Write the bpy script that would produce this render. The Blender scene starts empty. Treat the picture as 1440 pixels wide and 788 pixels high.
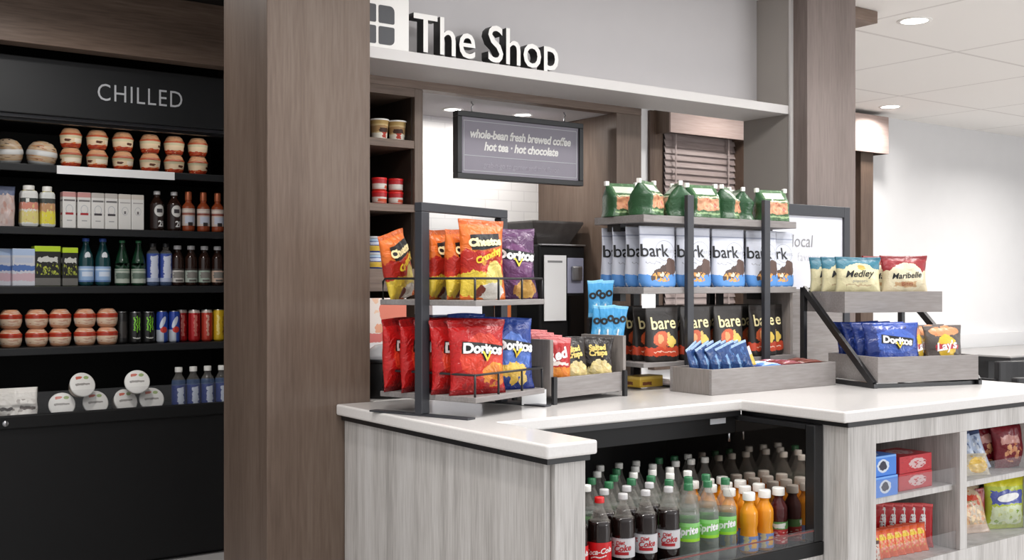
import bpy, bmesh, math, random
from mathutils import Vector, Matrix, noise

SC = bpy.context.scene
COL = SC.collection
PI = math.pi

# ------------------------------------------------------------------ camera
cam = bpy.data.cameras.new('camera'); cam.sensor_width = 36.0; cam.lens = 36.0 * 1545 / 1440
cam.shift_y = 4.0 / 1440; cam.clip_start = 0.05; cam.clip_end = 100
camo = bpy.data.objects.new('camera', cam); COL.objects.link(camo)
camo.location = (0, 0, 1.35); camo.rotation_euler = (PI / 2, 0, -math.atan(1120 / 1545.0))
SC.camera = camo
# ------------------------------------------------------------------ view, world, lights
SC.view_settings.view_transform = 'Standard'; SC.view_settings.look = 'None'
SC.view_settings.gamma = 1.0; SC.view_settings.use_curve_mapping = False
SC.view_settings.exposure = 0.06
SC.cycles.use_denoising = True
SC.cycles.transparent_max_bounces = 40
SC.cycles.max_bounces = 8
SC.cycles.sample_clamp_indirect = 4.0
W = bpy.data.worlds.new('lobby_daylight'); SC.world = W; W.use_nodes = True
WT = W.node_tree; bg = WT.nodes['Background']
# lobby daylight with a hand-shaped gradient: brighter overhead, right and front, dimmer left
_tc = WT.nodes.new('ShaderNodeTexCoord'); _sx = WT.nodes.new('ShaderNodeSeparateXYZ'); WT.links.new(_tc.outputs['Generated'], _sx.inputs[0])
_a = WT.nodes.new('ShaderNodeMath'); _a.operation = 'MULTIPLY_ADD'; _a.inputs[1].default_value = .26; _a.inputs[2].default_value = .62; WT.links.new(_sx.outputs[0], _a.inputs[0])
_b = WT.nodes.new('ShaderNodeMath'); _b.operation = 'MULTIPLY_ADD'; _b.inputs[1].default_value = .30; WT.links.new(_sx.outputs[2], _b.inputs[0]); WT.links.new(_a.outputs[0], _b.inputs[2])
_c = WT.nodes.new('ShaderNodeMath'); _c.operation = 'MULTIPLY_ADD'; _c.inputs[1].default_value = -.44; WT.links.new(_sx.outputs[1], _c.inputs[0]); WT.links.new(_b.outputs[0], _c.inputs[2])
_m = WT.nodes.new('ShaderNodeMath'); _m.operation = 'MAXIMUM'; _m.inputs[1].default_value = .08; WT.links.new(_c.outputs[0], _m.inputs[0])
WT.links.new(_m.outputs[0], bg.inputs[1]); bg.inputs[0].default_value = (0.98, 0.985, 1.0, 1)

def area_light(name, loc, power, size, rot=(0, 0, 0), shape='DISK', color=(1, .96, .92), size_y=None, spread=None):
    l = bpy.data.lights.new(name, 'AREA'); l.shape = shape; l.size = size; l.energy = power; l.color = color
    if size_y: l.size_y = size_y
    if spread: l.spread = spread
    o = bpy.data.objects.new(name, l); COL.objects.link(o); o.location = loc; o.rotation_euler = rot
    return o
CEIL = 2.8
for x, y, p in ((5.364, 3.61, 34), (7.82, 5.488, 12), (5.95, 5.25, 10), (1.2, 2.3, 12), (3.1, 2.3, 8), (4.5, 2.4, 10), (5.9, 2.4, 24), (7.6, 3.4, 44), (9.6, 4.4, 44), (1.0, 4.45, 12), (0.2, 2.4, 10)):  # besides the visible fixtures, the lamps here are unseen and added for brightness
    area_light('downlight_and_fill', (x, y, CEIL - .03), p, .16, spread=2.7)
area_light('overhead_fill_light', (3.0, 2.45, CEIL - .03), 30, 3.4, shape='RECTANGLE', size_y=.3, color=(1, .985, .97))  # unseen light added to brighten the fascia evenly from above
for x, y in ((2.77, 4.27), (3.13, 4.23)):
    area_light('alcove_lamp', (x, y, 2.145), 3.2, .07)
area_light('front_fill_light', (7.5, -4.5, 1.7), 150, 3.4, rot=(PI/2, 0, math.radians(30)), shape='RECTANGLE', size_y=2.2, color=(.97, .98, 1))  # added light out of view to brighten the counter fronts; no window there

# ------------------------------------------------------------------ colours and materials
def lin(c):
    return tuple(((x / 255) / 12.92 if x / 255 <= .04045 else ((x / 255 + .055) / 1.055) ** 2.4) for x in c) + (1,)

class NT:
    def __init__(s, m): s.t = m.node_tree; s.n = s.t.nodes
    def new(s, k, **kw):
        n = s.n.new(k)
        for a, b in kw.items(): setattr(n, a, b)
        return n
    def link(s, a, b): s.t.links.new(a, b)

def base_mat(name, col, rough=.5, metal=0., spec=.5, coat=0., emis=None):
    m = bpy.data.materials.new(name); m.use_nodes = True
    b = m.node_tree.nodes['Principled BSDF']
    b.inputs['Base Color'].default_value = lin(col); b.inputs['Roughness'].default_value = rough
    b.inputs['Metallic'].default_value = metal; b.inputs['Specular IOR Level'].default_value = spec
    b.inputs['Coat Weight'].default_value = coat; b.inputs['Coat Roughness'].default_value = .1
    if emis: b.inputs['Emission Color'].default_value = lin(col); b.inputs['Emission Strength'].default_value = emis
    return m

def speck(name, col, col2, scale=60, rough=.5, bump=0., spec=.5, coat=0., metal=0., detail=4):
    m = base_mat(name, col, rough, metal, spec, coat); t = NT(m); b = t.n['Principled BSDF']
    tc = t.new('ShaderNodeTexCoord'); nz = t.new('ShaderNodeTexNoise'); nz.inputs['Scale'].default_value = scale; nz.inputs['Detail'].default_value = detail
    t.link(tc.outputs['Object'], nz.inputs['Vector'])
    mx = t.new('ShaderNodeMix', data_type='RGBA'); mx.inputs[6].default_value = lin(col); mx.inputs[7].default_value = lin(col2)
    t.link(nz.outputs['Fac'], mx.inputs[0]); t.link(mx.outputs[2], b.inputs['Base Color'])
    if bump:
        bp = t.new('ShaderNodeBump'); bp.inputs['Strength'].default_value = bump; bp.inputs['Distance'].default_value = .004
        t.link(nz.outputs['Fac'], bp.inputs['Height']); t.link(bp.outputs[0], b.inputs['Normal'])
    return m

def wood(name, c1, c2, c3, sc=(26, 26, 1.6), rough=.45, spec=.35, fine=5.0, contrast=1.0):
    m = base_mat(name, c1, rough, 0, spec); t = NT(m); b = t.n['Principled BSDF']
    tc = t.new('ShaderNodeTexCoord'); mp = t.new('ShaderNodeMapping'); mp.inputs['Scale'].default_value = sc
    t.link(tc.outputs['Object'], mp.inputs['Vector'])
    n1 = t.new('ShaderNodeTexNoise'); n1.inputs['Scale'].default_value = .35; n1.inputs['Detail'].default_value = 5; n1.inputs['Distortion'].default_value = .7
    n2 = t.new('ShaderNodeTexNoise'); n2.inputs['Scale'].default_value = fine; n2.inputs['Detail'].default_value = 3
    t.link(mp.outputs[0], n1.inputs['Vector']); t.link(mp.outputs[0], n2.inputs['Vector'])
    ad = t.new('ShaderNodeMath', operation='MULTIPLY_ADD'); ad.inputs[1].default_value = .45; t.link(n2.outputs['Fac'], ad.inputs[0])
    m2 = t.new('ShaderNodeMath', operation='MULTIPLY'); m2.inputs[1].default_value = .6; t.link(n1.outputs['Fac'], m2.inputs[0]); t.link(m2.outputs[0], ad.inputs[2])
    cr = t.new('ShaderNodeValToRGB'); e = cr.color_ramp.elements
    w = .16 / contrast
    e[0].position = .52 - w; e[0].color = lin(c2); e[1].position = .52 + w; e[1].color = lin(c3)
    k = e.new(.52); k.color = lin(c1)
    t.link(ad.outputs[0], cr.inputs[0]); t.link(cr.outputs[0], b.inputs['Base Color'])
    return m

def design(name, base, shapes, rough=.38, bump=.0, metal=0., coat=.0, spec=.5):
    """a printed package: layers of shapes in the mesh's own UV (u across, v up)"""
    m = base_mat(name, base, rough, metal, spec, coat); t = NT(m); b = t.n['Principled BSDF']
    uvn = t.new('ShaderNodeUVMap'); uv = uvn.outputs[0]
    nz = t.new('ShaderNodeTexNoise'); nz.inputs['Scale'].default_value = 9; nz.inputs['Detail'].default_value = 3; t.link(uv, nz.inputs['Vector'])
    s1 = t.new('ShaderNodeVectorMath', operation='SUBTRACT'); t.link(nz.outputs['Color'], s1.inputs[0]); s1.inputs[1].default_value = (.5, .5, .5)
    s2 = t.new('ShaderNodeVectorMath', operation='MULTIPLY_ADD'); t.link(s1.outputs[0], s2.inputs[0]); s2.inputs[1].default_value = (.14, .14, 0); t.link(uv, s2.inputs[2])
    wob = s2.outputs[0]
    cur = None
    for sh in shapes:
        k = sh['k']; src = wob if sh.get('w') else uv
        cu, cv, ru, rv = sh['p']
        a = t.new('ShaderNodeVectorMath', operation='SUBTRACT'); t.link(src, a.inputs[0]); a.inputs[1].default_value = (cu, cv, 0)
        out = a.outputs[0]
        if sh.get('r'):
            rt = t.new('ShaderNodeVectorRotate', rotation_type='Z_AXIS'); t.link(out, rt.inputs['Vector']); rt.inputs['Angle'].default_value = math.radians(sh['r']); out = rt.outputs[0]
        d = t.new('ShaderNodeVectorMath', operation='MULTIPLY'); t.link(out, d.inputs[0]); d.inputs[1].default_value = (1 / ru, 1 / rv, 0); out = d.outputs[0]
        if k in ('e', 'b'):
            l = t.new('ShaderNodeVectorMath', operation='LENGTH'); t.link(out, l.inputs[0]); q = l.outputs['Value']
        else:
            l = t.new('ShaderNodeVectorMath', operation='ABSOLUTE'); t.link(out, l.inputs[0])
            sx = t.new('ShaderNodeSeparateXYZ'); t.link(l.outputs[0], sx.inputs[0])
            mm = t.new('ShaderNodeMath', operation='MAXIMUM'); t.link(sx.outputs[0], mm.inputs[0]); t.link(sx.outputs[1], mm.inputs[1]); q = mm.outputs[0]
        lt = t.new('ShaderNodeMath', operation='LESS_THAN'); t.link(q, lt.inputs[0]); lt.inputs[1].default_value = 1.0; fac = lt.outputs[0]
        if 'ring' in sh:
            gt = t.new('ShaderNodeMath', operation='GREATER_THAN'); t.link(q, gt.inputs[0]); gt.inputs[1].default_value = sh['ring']
            mu = t.new('ShaderNodeMath', operation='MULTIPLY'); t.link(fac, mu.inputs[0]); t.link(gt.outputs[0], mu.inputs[1]); fac = mu.outputs[0]
        colsock = None
        if k in ('b', 'rb'):
            vo = t.new('ShaderNodeTexVoronoi'); vo.inputs['Scale'].default_value = sh.get('s', 8); t.link(wob, vo.inputs['Vector'])
            l2 = t.new('ShaderNodeMath', operation='LESS_THAN'); t.link(vo.outputs['Distance'], l2.inputs[0]); l2.inputs[1].default_value = sh.get('th', .5)
            mu = t.new('ShaderNodeMath', operation='MULTIPLY'); t.link(fac, mu.inputs[0]); t.link(l2.outputs[0], mu.inputs[1]); fac = mu.outputs[0]
            if 'c2' in sh:
                sp = t.new('ShaderNodeSeparateColor'); t.link(vo.outputs['Color'], sp.inputs[0])
                mc = t.new('ShaderNodeMix', data_type='RGBA'); mc.inputs[6].default_value = lin(sh['c']); mc.inputs[7].default_value = lin(sh['c2']); t.link(sp.outputs[0], mc.inputs[0]); colsock = mc.outputs[2]
        mx = t.new('ShaderNodeMix', data_type='RGBA')
        if 'al' in sh:
            mu = t.new('ShaderNodeMath', operation='MULTIPLY'); t.link(fac, mu.inputs[0]); mu.inputs[1].default_value = sh['al']; fac = mu.outputs[0]
        t.link(fac, mx.inputs[0])
        if cur is None: mx.inputs[6].default_value = lin(base)
        else: t.link(cur, mx.inputs[6])
        if colsock is not None: t.link(colsock, mx.inputs[7])
        else: mx.inputs[7].default_value = lin(sh['c'])
        cur = mx.outputs[2]
    if cur is not None: t.link(cur, b.inputs['Base Color'])
    if bump:
        tc = t.new('ShaderNodeTexCoord'); bn = t.new('ShaderNodeTexNoise'); bn.inputs['Scale'].default_value = 30; bn.inputs['Detail'].default_value = 2; bn.inputs['Distortion'].default_value = 1.2
        t.link(tc.outputs['Object'], bn.inputs['Vector'])
        bp = t.new('ShaderNodeBump'); bp.inputs['Strength'].default_value = bump; bp.inputs['Distance'].default_value = .009
        t.link(bn.outputs['Fac'], bp.inputs['Height']); t.link(bp.outputs[0], b.inputs['Normal'])
    return m
def E(cu, cv, ru, rv, c, **k): return dict(k='e', p=(cu, cv, ru, rv), c=c, **k)
def R(u0, v0, u1, v1, c, **k): return dict(k='r', p=((u0 + u1) / 2, (v0 + v1) / 2, (u1 - u0) / 2, (v1 - v0) / 2), c=c, **k)
def B(cu, cv, ru, rv, c, c2, **k): return dict(k='b', p=(cu, cv, ru, rv), c=c, c2=c2, **k)
def RB(u0, v0, u1, v1, c, c2, **k): return dict(k='rb', p=((u0 + u1) / 2, (v0 + v1) / 2, (u1 - u0) / 2, (v1 - v0) / 2), c=c, c2=c2, **k)

def clear(name, tint=(255, 255, 255), fac=.16, rough=.06, body=(235, 238, 238), edge=.30):
    """thin clear plastic: lets light straight through, with a milky film and a sheen that grows towards its edges"""
    m = bpy.data.materials.new(name); m.use_nodes = True; t = NT(m)
    t.n.clear(); o = t.new('ShaderNodeOutputMaterial'); mx = t.new('ShaderNodeMixShader')
    tr = t.new('ShaderNodeBsdfTransparent'); tr.inputs[0].default_value = lin(tint)
    pb = t.new('ShaderNodeBsdfPrincipled'); pb.inputs['Base Color'].default_value = lin(body); pb.inputs['Roughness'].default_value = rough; pb.inputs['Specular IOR Level'].default_value = .9
    lw = t.new('ShaderNodeLayerWeight'); lw.inputs[0].default_value = .35
    ad = t.new('ShaderNodeMath', operation='MULTIPLY_ADD'); ad.inputs[1].default_value = edge; ad.inputs[2].default_value = fac; ad.use_clamp = True
    t.link(lw.outputs['Facing'], ad.inputs[0]); t.link(ad.outputs[0], mx.inputs[0])
    t.link(tr.outputs[0], mx.inputs[1]); t.link(pb.outputs[0], mx.inputs[2]); t.link(mx.outputs[0], o.inputs[0])
    return m

M = {}
M['walnut'] = wood('walnut_laminate', (100, 84, 73), (87, 72, 62), (111, 96, 85), sc=(20, 20, 1.3))
M['walnut_grey'] = wood('greyed_walnut_laminate', (118, 106, 101), (104, 92, 87), (130, 118, 113), sc=(20, 20, 1.3))
M['walnut_h'] = wood('walnut_laminate_level', (112, 94, 82), (90, 75, 65), (128, 110, 98), sc=(1.3, 20, 20))
M['walnut_dark'] = wood('walnut_dark_edge', (84, 68, 58), (70, 56, 48), (98, 82, 70), sc=(20, 20, 1.3))
M['ash'] = wood('pale_grey_ash_laminate', (196, 192, 188), (168, 164, 160), (212, 209, 206), sc=(42, 42, 1.6), rough=.5, contrast=1.1)
M['crate'] = wood('grey_weathered_wood', (138, 133, 131), (126, 120, 118), (150, 146, 144), sc=(2.5, 26, 26), rough=.6)
M['crate_in'] = wood('grey_weathered_wood_upright', (136, 129, 124), (122, 115, 110), (148, 141, 136), sc=(26, 26, 3), rough=.6)
M['quartz'] = speck('white_quartz', (238, 235, 232), (225, 221, 218), 140, rough=.16, coat=.3)
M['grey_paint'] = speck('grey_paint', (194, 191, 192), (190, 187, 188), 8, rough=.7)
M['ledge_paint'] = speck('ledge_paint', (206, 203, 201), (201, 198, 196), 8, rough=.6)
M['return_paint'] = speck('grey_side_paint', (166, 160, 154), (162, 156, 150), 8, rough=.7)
M['white_wall'] = speck('white_wall_paint', (219, 219, 220), (214, 214, 215), 6, rough=.75)
M['floor'] = speck('grey_floor_tile', (190, 187, 185), (178, 175, 173), 5, rough=.35)
M['black'] = speck('black_metal', (30, 30, 32), (24, 24, 26), 40, rough=.42)
M['black_mat'] = speck('black_case_paint', (16, 16, 17), (12, 12, 13), 20, rough=.55, spec=.3)
M['charcoal'] = speck('charcoal_frame_paint', (54, 55, 60), (47, 48, 53), 30, rough=.4)
M['header'] = speck('charcoal_header_panel', (24, 26, 29), (21, 23, 25), 6, rough=.5)
M['letter_white'] = base_mat('white_acrylic', (236, 234, 230), .4)
M['letter_grey'] = base_mat('pale_grey_vinyl', (196, 198, 202), .5)
M['letter_side'] = base_mat('black_letter_return', (16, 15, 15), .4)
M['ink_white'] = base_mat('white_ink', (238, 238, 236), .5)
M['ink_black'] = base_mat('black_ink', (22, 22, 24), .5)
M['ink_grey'] = base_mat('grey_ink', (140, 140, 142), .6)
M['ink_red'] = base_mat('red_ink', (176, 24, 34), .5)
M['ink_gold'] = base_mat('gold_ink', (222, 196, 110), .45)
M['ink_yellow'] = base_mat('yellow_ink', (248, 214, 62), .45)
M['ink_cream'] = base_mat('cream_ink', (246, 232, 176), .45)
M['ink_blue'] = base_mat('navy_ink', (30, 50, 120), .45)
M['ink_green'] = base_mat('lime_ink', (122, 196, 52), .45)
M['paper'] = base_mat('white_card', (238, 238, 238), .7)
M['lamp_glow'] = base_mat('downlight_diffuser', (255, 250, 244), .5, emis=9)
M['steel'] = base_mat('brushed_steel', (170, 170, 172), .3, metal=1)
M['clear'] = clear('clear_pet_plastic', fac=.13, body=(178, 172, 164), edge=.36)
M['plexi'] = clear('clear_acrylic', fac=.05, body=(190, 192, 194), edge=.12)
M['hopper'] = clear('smoked_hopper_plastic', tint=(120, 120, 120), fac=.35, body=(70, 70, 70))
M['cap_white'] = base_mat('white_cap_plastic', (240, 238, 232), .35)
M['cap_clear'] = base_mat('frosted_grey_cap', (196, 194, 194), .3)
M['cap_green'] = base_mat('green_cap_plastic', (52, 116, 76), .35)
M['cap_red'] = base_mat('red_cap_plastic', (206, 32, 32), .35)
M['cap_black'] = base_mat('black_cap_plastic', (24, 24, 26), .4)
M['cap_copper'] = base_mat('copper_cap', (176, 96, 62), .35, metal=.4)
M['cap_blue'] = base_mat('blue_cap_plastic', (60, 90, 170), .35)
M['cola'] = base_mat('dark_cola', (26, 15, 13), .08, spec=.6)
M['lemon'] = clear('clear_soda_drink', tint=(228, 234, 230), fac=.10, body=(205, 212, 208))
M['water'] = clear('still_water', tint=(200, 215, 235), fac=.2, body=(130, 160, 215))
M['orange_juice'] = base_mat('orange_juice', (232, 150, 32), .18, spec=.5)
M['apple_juice'] = base_mat('amber_juice', (196, 120, 40), .18)
M['cran'] = base_mat('dark_cranberry_juice', (74, 22, 24), .12)
M['tea'] = base_mat('dark_tea', (44, 26, 20), .12)
M['amber'] = base_mat('amber_glass', (150, 70, 40), .12)
M['green_glass'] = base_mat('dark_green_glass', (20, 52, 34), .08)
M['teal_glass'] = base_mat('dark_teal_glass', (24, 62, 66), .08)
M['black_glass'] = base_mat('smoked_black_panel', (14, 13, 13), .05, spec=.5)

def mirror_panel():
    m = bpy.data.materials.new('dark_reflective_glass'); m.use_nodes = True; t = NT(m); t.n.clear()
    o = t.new('ShaderNodeOutputMaterial'); mx = t.new('ShaderNodeMixShader'); mx.inputs[0].default_value = .64
    d = t.new('ShaderNodeBsdfDiffuse'); d.inputs[0].default_value = lin((30, 27, 25)); g = t.new('ShaderNodeBsdfGlossy'); g.inputs[0].default_value = lin((200, 190, 182)); g.inputs['Roughness'].default_value = .03
    t.link(d.outputs[0], mx.inputs[1]); t.link(g.outputs[0], mx.inputs[2]); t.link(mx.outputs[0], o.inputs[0]); return m
M['mirror'] = mirror_panel()

def tile_mat():
    m = base_mat('white_subway_tile', (236, 236, 234), .25); t = NT(m); b = t.n['Principled BSDF']
    tc = t.new('ShaderNodeTexCoord'); mp = t.new('ShaderNodeMapping'); mp.inputs['Rotation'].default_value = (PI / 2, 0, 0); t.link(tc.outputs['Object'], mp.inputs[0])
    br = t.new('ShaderNodeTexBrick'); t.link(mp.outputs[0], br.inputs['Vector'])
    br.inputs['Color1'].default_value = lin((236, 236, 234)); br.inputs['Color2'].default_value = lin((230, 230, 229)); br.inputs['Mortar'].default_value = lin((220, 220, 219))
    br.inputs['Scale'].default_value = 1; br.inputs['Brick Width'].default_value = .16; br.inputs['Row Height'].default_value = .052; br.inputs['Mortar Size'].default_value = .0025
    t.link(br.outputs['Color'], b.inputs['Base Color']); return m
M['tile'] = tile_mat()
def ceil_mat():
    m = base_mat('ceiling_tile', (240, 238, 235), .85); t = NT(m); b = t.n['Principled BSDF']
    tc = t.new('ShaderNodeTexCoord'); br = t.new('ShaderNodeTexBrick'); t.link(tc.outputs['Object'], br.inputs['Vector'])
    mp = t.new('ShaderNodeMapping'); mp.inputs['Location'].default_value = (-6.303 % 1.16 * -1, -3.944 % 1.19 * -1, 0)
    mp.inputs['Location'].default_value = (-(6.303 % 1.13), -(3.944 % 1.19), 0)
    t.link(tc.outputs['Object'], mp.inputs[0]); t.link(mp.outputs[0], br.inputs['Vector'])
    br.offset = 0; br.inputs['Scale'].default_value = 1; br.inputs['Brick Width'].default_value = 1.13; br.inputs['Row Height'].default_value = 1.19; br.inputs['Mortar Size'].default_value = .012
    br.inputs['Color1'].default_value = lin((240, 238, 235)); br.inputs['Color2'].default_value = lin((240, 238, 235)); br.inputs['Mortar'].default_value = lin((216, 213, 210))
    t.link(br.outputs['Color'], b.inputs['Base Color']); return m
M['ceiling'] = ceil_mat()

# ------------------------------------------------------------------ mesh helpers
def box(bm, x0, y0, z0, x1, y1, z1, mi=0):
    v = [bm.verts.new(p) for p in ((x0,y0,z0),(x1,y0,z0),(x1,y1,z0),(x0,y1,z0),(x0,y0,z1),(x1,y0,z1),(x1,y1,z1),(x0,y1,z1))]
    for f in ((0,3,2,1),(4,5,6,7),(0,1,5,4),(1,2,6,5),(2,3,7,6),(3,0,4,7)):
        bm.faces.new([v[i] for i in f]).material_index = mi

def prism(bm, pts, z0, z1, mi=0):
    a = [bm.verts.new((x, y, z0)) for x, y in pts]; b = [bm.verts.new((x, y, z1)) for x, y in pts]
    n = len(pts)
    bm.faces.new(a[::-1]).material_index = mi; bm.faces.new(b).material_index = mi
    for i in range(n): bm.faces.new((a[i], a[(i+1) % n], b[(i+1) % n], b[i])).material_index = mi

def tube(bm, pts, r, seg=8):
    pts = [Vector(p) for p in pts]; rings = []
    for i, p in enumerate(pts):
        d = (pts[min(i+1, len(pts)-1)] - pts[max(i-1, 0)]).normalized()
        q = d.to_track_quat('Z', 'Y')
        rings.append([bm.verts.new(p + q @ Vector((r*math.cos(2*PI*k/seg), r*math.sin(2*PI*k/seg), 0))) for k in range(seg)])
    for a, b in zip(rings, rings[1:]):
        for k in range(seg): bm.faces.new((a[k], a[(k+1) % seg], b[(k+1) % seg], b[k])).smooth = True
    bm.faces.new(rings[0][::-1]); bm.faces.new(rings[-1])

def bar(bm, p0, p1, wx, wy):
    """square bar from p0 to p1"""
    p0, p1 = Vector(p0), Vector(p1); d = (p1 - p0).normalized(); q = d.to_track_quat('Z', 'Y')
    R4 = [(-wx/2,-wy/2),(wx/2,-wy/2),(wx/2,wy/2),(-wx/2,wy/2)]
    a = [bm.verts.new(p0 + q @ Vector((x, y, 0))) for x, y in R4]; b = [bm.verts.new(p1 + q @ Vector((x, y, 0))) for x, y in R4]
    bm.faces.new(a[::-1]); bm.faces.new(b)
    for i in range(4): bm.faces.new((a[i], a[(i+1)%4], b[(i+1)%4], b[i]))

def lathe(bm, prof, seg=20, mi=0, cx=0, cy=0):
    """prof: (r, z) from bottom up; uv u=.5 faces -Y, v = height share"""
    uvl = bm.loops.layers.uv.verify(); z0 = prof[0][1]; H = max(p[1] for p in prof) - min(p[1] for p in prof) or 1
    zb = min(p[1] for p in prof); rings = []
    for r, z in prof:
        if r < 1e-6: rings.append([bm.verts.new((cx, cy, z))])
        else: rings.append([bm.verts.new((cx + r*math.sin(2*PI*(k/seg-.5)), cy - r*math.cos(2*PI*(k/seg-.5)), z)) for k in range(seg)])
    for i in range(len(prof)-1):
        a, b = rings[i], rings[i+1]; va = (prof[i][1]-zb)/H; vb = (prof[i+1][1]-zb)/H
        for k in range(seg):
            k2 = (k+1) % seg; u0, u1 = k/seg, (k+1)/seg
            if len(a) == 1 and len(b) == 1: continue
            if len(a) == 1: vs, uv = (a[0], b[k2], b[k]), ((u0,va),(u1,vb),(u0,vb))
            elif len(b) == 1: vs, uv = (a[k], a[k2], b[0]), ((u0,va),(u1,va),(u0,vb))
            else: vs, uv = (a[k], a[k2], b[k2], b[k]), ((u0,va),(u1,va),(u1,vb),(u0,vb))
            f = bm.faces.new(vs); f.smooth = True; f.material_index = mi
            for l, q in zip(f.loops, uv): l[uvl].uv = q

def uvbox(bm, x0, y0, z0, x1, y1, z1):
    """box with uv on every face (u along width, v along height)"""
    uvl = bm.loops.layers.uv.verify()
    v = [bm.verts.new(p) for p in ((x0,y0,z0),(x1,y0,z0),(x1,y1,z0),(x0,y1,z0),(x0,y0,z1),(x1,y0,z1),(x1,y1,z1),(x0,y1,z1))]
    for f in ((0,1,5,4),(1,2,6,5),(2,3,7,6),(3,0,4,7),(4,5,6,7),(3,2,1,0)):
        ff = bm.faces.new([v[i] for i in f])
        for l, q in zip(ff.loops, ((0,0),(1,0),(1,1),(0,1))): l[uvl].uv = q

def done(bm, name, mats, parent=None, loc=(0,0,0), rot=(0,0,0), bevel=0, seg=2, fix=True):
    if fix: bmesh.ops.recalc_face_normals(bm, faces=bm.faces)
    me = bpy.data.meshes.new(name); bm.to_mesh(me); bm.free()
    for m in (mats if isinstance(mats, (list, tuple)) else [mats]): me.materials.append(m)
    o = bpy.data.objects.new(name, me); COL.objects.link(o); o.location = loc; o.rotation_euler = rot
    if parent: o.parent = parent
    if bevel:
        b = o.modifiers.new('edge_rounding', 'BEVEL'); b.width = bevel; b.segments = seg; b.limit_method = 'ANGLE'; b.angle_limit = math.radians(40)
    return o
def bx(name, mat, x0, y0, z0, x1, y1, z1, parent=None, bevel=0, seg=2):
    bm = bmesh.new(); box(bm, x0, y0, z0, x1, y1, z1); return done(bm, name, mat, parent, bevel=bevel, seg=seg)
def tag(o, label=None, cat=None, group=None, kind=None):
    if label: o['label'] = label
    if cat: o['category'] = cat
    if group: o['group'] = group
    if kind: o['kind'] = kind
    return o
def thing(name, label, cat, loc=(0,0,0), rz=0, group=None):
    o = bpy.data.objects.new(name, None); COL.objects.link(o); o.empty_display_size = .05
    o.location = loc; o.rotation_euler = (0, 0, rz); return tag(o, label, cat, group)
def struct(name, mat, *a, bevel=0):
    return tag(bx(name, mat, *a, bevel=bevel), kind='structure')
def clone(o, parent=None):
    c = o.copy(); COL.objects.link(c)
    if parent: c.parent = parent
    for ch in list(o.children): clone(ch, c)
    return c
CACHE = {}
def put(key, build, loc, rz, label, cat, group=None, rx=0, ry=0):
    """the first call builds the thing, later calls copy it with its parts"""
    o = clone(CACHE[key]) if key in CACHE else CACHE.setdefault(key, build())
    o.location = loc; o.rotation_euler = (rx, ry, rz); return tag(o, label, cat, group)

# ------------------------------------------------------------------ lettering
TXT = {}
def text_mesh(s, size, bold=0., shear=0., ext=0., res=3, space=1.0):
    k = (s, size, bold, shear, ext, space)
    if k not in TXT:
        c = bpy.data.curves.new('lettering', 'FONT'); c.body = s; c.size = size; c.offset = bold; c.shear = shear; c.extrude = ext
        c.resolution_u = res; c.align_x = 'LEFT'; c.space_character = space
        o = bpy.data.objects.new('lettering', c); COL.objects.link(o)
        dg = bpy.context.evaluated_depsgraph_get(); me = bpy.data.meshes.new_from_object(o.evaluated_get(dg))
        bpy.data.objects.remove(o); bpy.data.curves.remove(c)
        xs = [v.co.x for v in me.vertices]; ys = [v.co.y for v in me.vertices]
        off = Vector(((min(xs)+max(xs))/2, (min(ys)+max(ys))/2, 0))
        for v in me.vertices: v.co -= off
        TXT[k] = me
    bm = bmesh.new(); bm.from_mesh(TXT[k]); return bm
def shape_bm(pts):
    bm = bmesh.new(); bm.faces.new([bm.verts.new((x, y, 0)) for x, y in pts]); bmesh.ops.triangulate(bm, faces=bm.faces); return bm
def ell_pts(a, b, n=20, cx=0, cy=0): return [(cx+a*math.cos(2*PI*k/n), cy+b*math.sin(2*PI*k/n)) for k in range(n)]
def conform(bm, F, nx=8, ny=3):
    xs = [v.co.x for v in bm.verts]; ys = [v.co.y for v in bm.verts]
    for ax, lo, hi, n in ((0, min(xs), max(xs), nx), (1, min(ys), max(ys), ny)):
        for i in range(1, n):
            co = Vector((0,0,0)); co[ax] = lo + (hi-lo)*i/n; no = Vector((0,0,0)); no[ax] = 1
            bmesh.ops.bisect_plane(bm, geom=list(bm.verts)+list(bm.edges)+list(bm.faces), plane_co=co, plane_no=no)
    for v in bm.verts: v.co = F(v.co.x, v.co.y)
def decal(name, bm, mat, parent, F, nx=8, ny=3, rot=0, at=(0, 0)):
    if rot: bmesh.ops.rotate(bm, verts=bm.verts, matrix=Matrix.Rotation(math.radians(rot), 3, 'Z'))
    for v in bm.verts: v.co.x += at[0]; v.co.y += at[1]
    conform(bm, F, nx, ny); return done(bm, name, mat, parent, fix=False)
def flat(o_y, cx=0, cz=0):        # writing on a face that looks towards -Y
    return lambda x, y: Vector((cx + x, o_y, cz + y))
def wrap(r, cz, a0=0.):           # writing round a bottle or can
    return lambda x, y: Vector((r*math.sin(x/r + a0), -r*math.cos(x/r + a0), cz + y))

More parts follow.
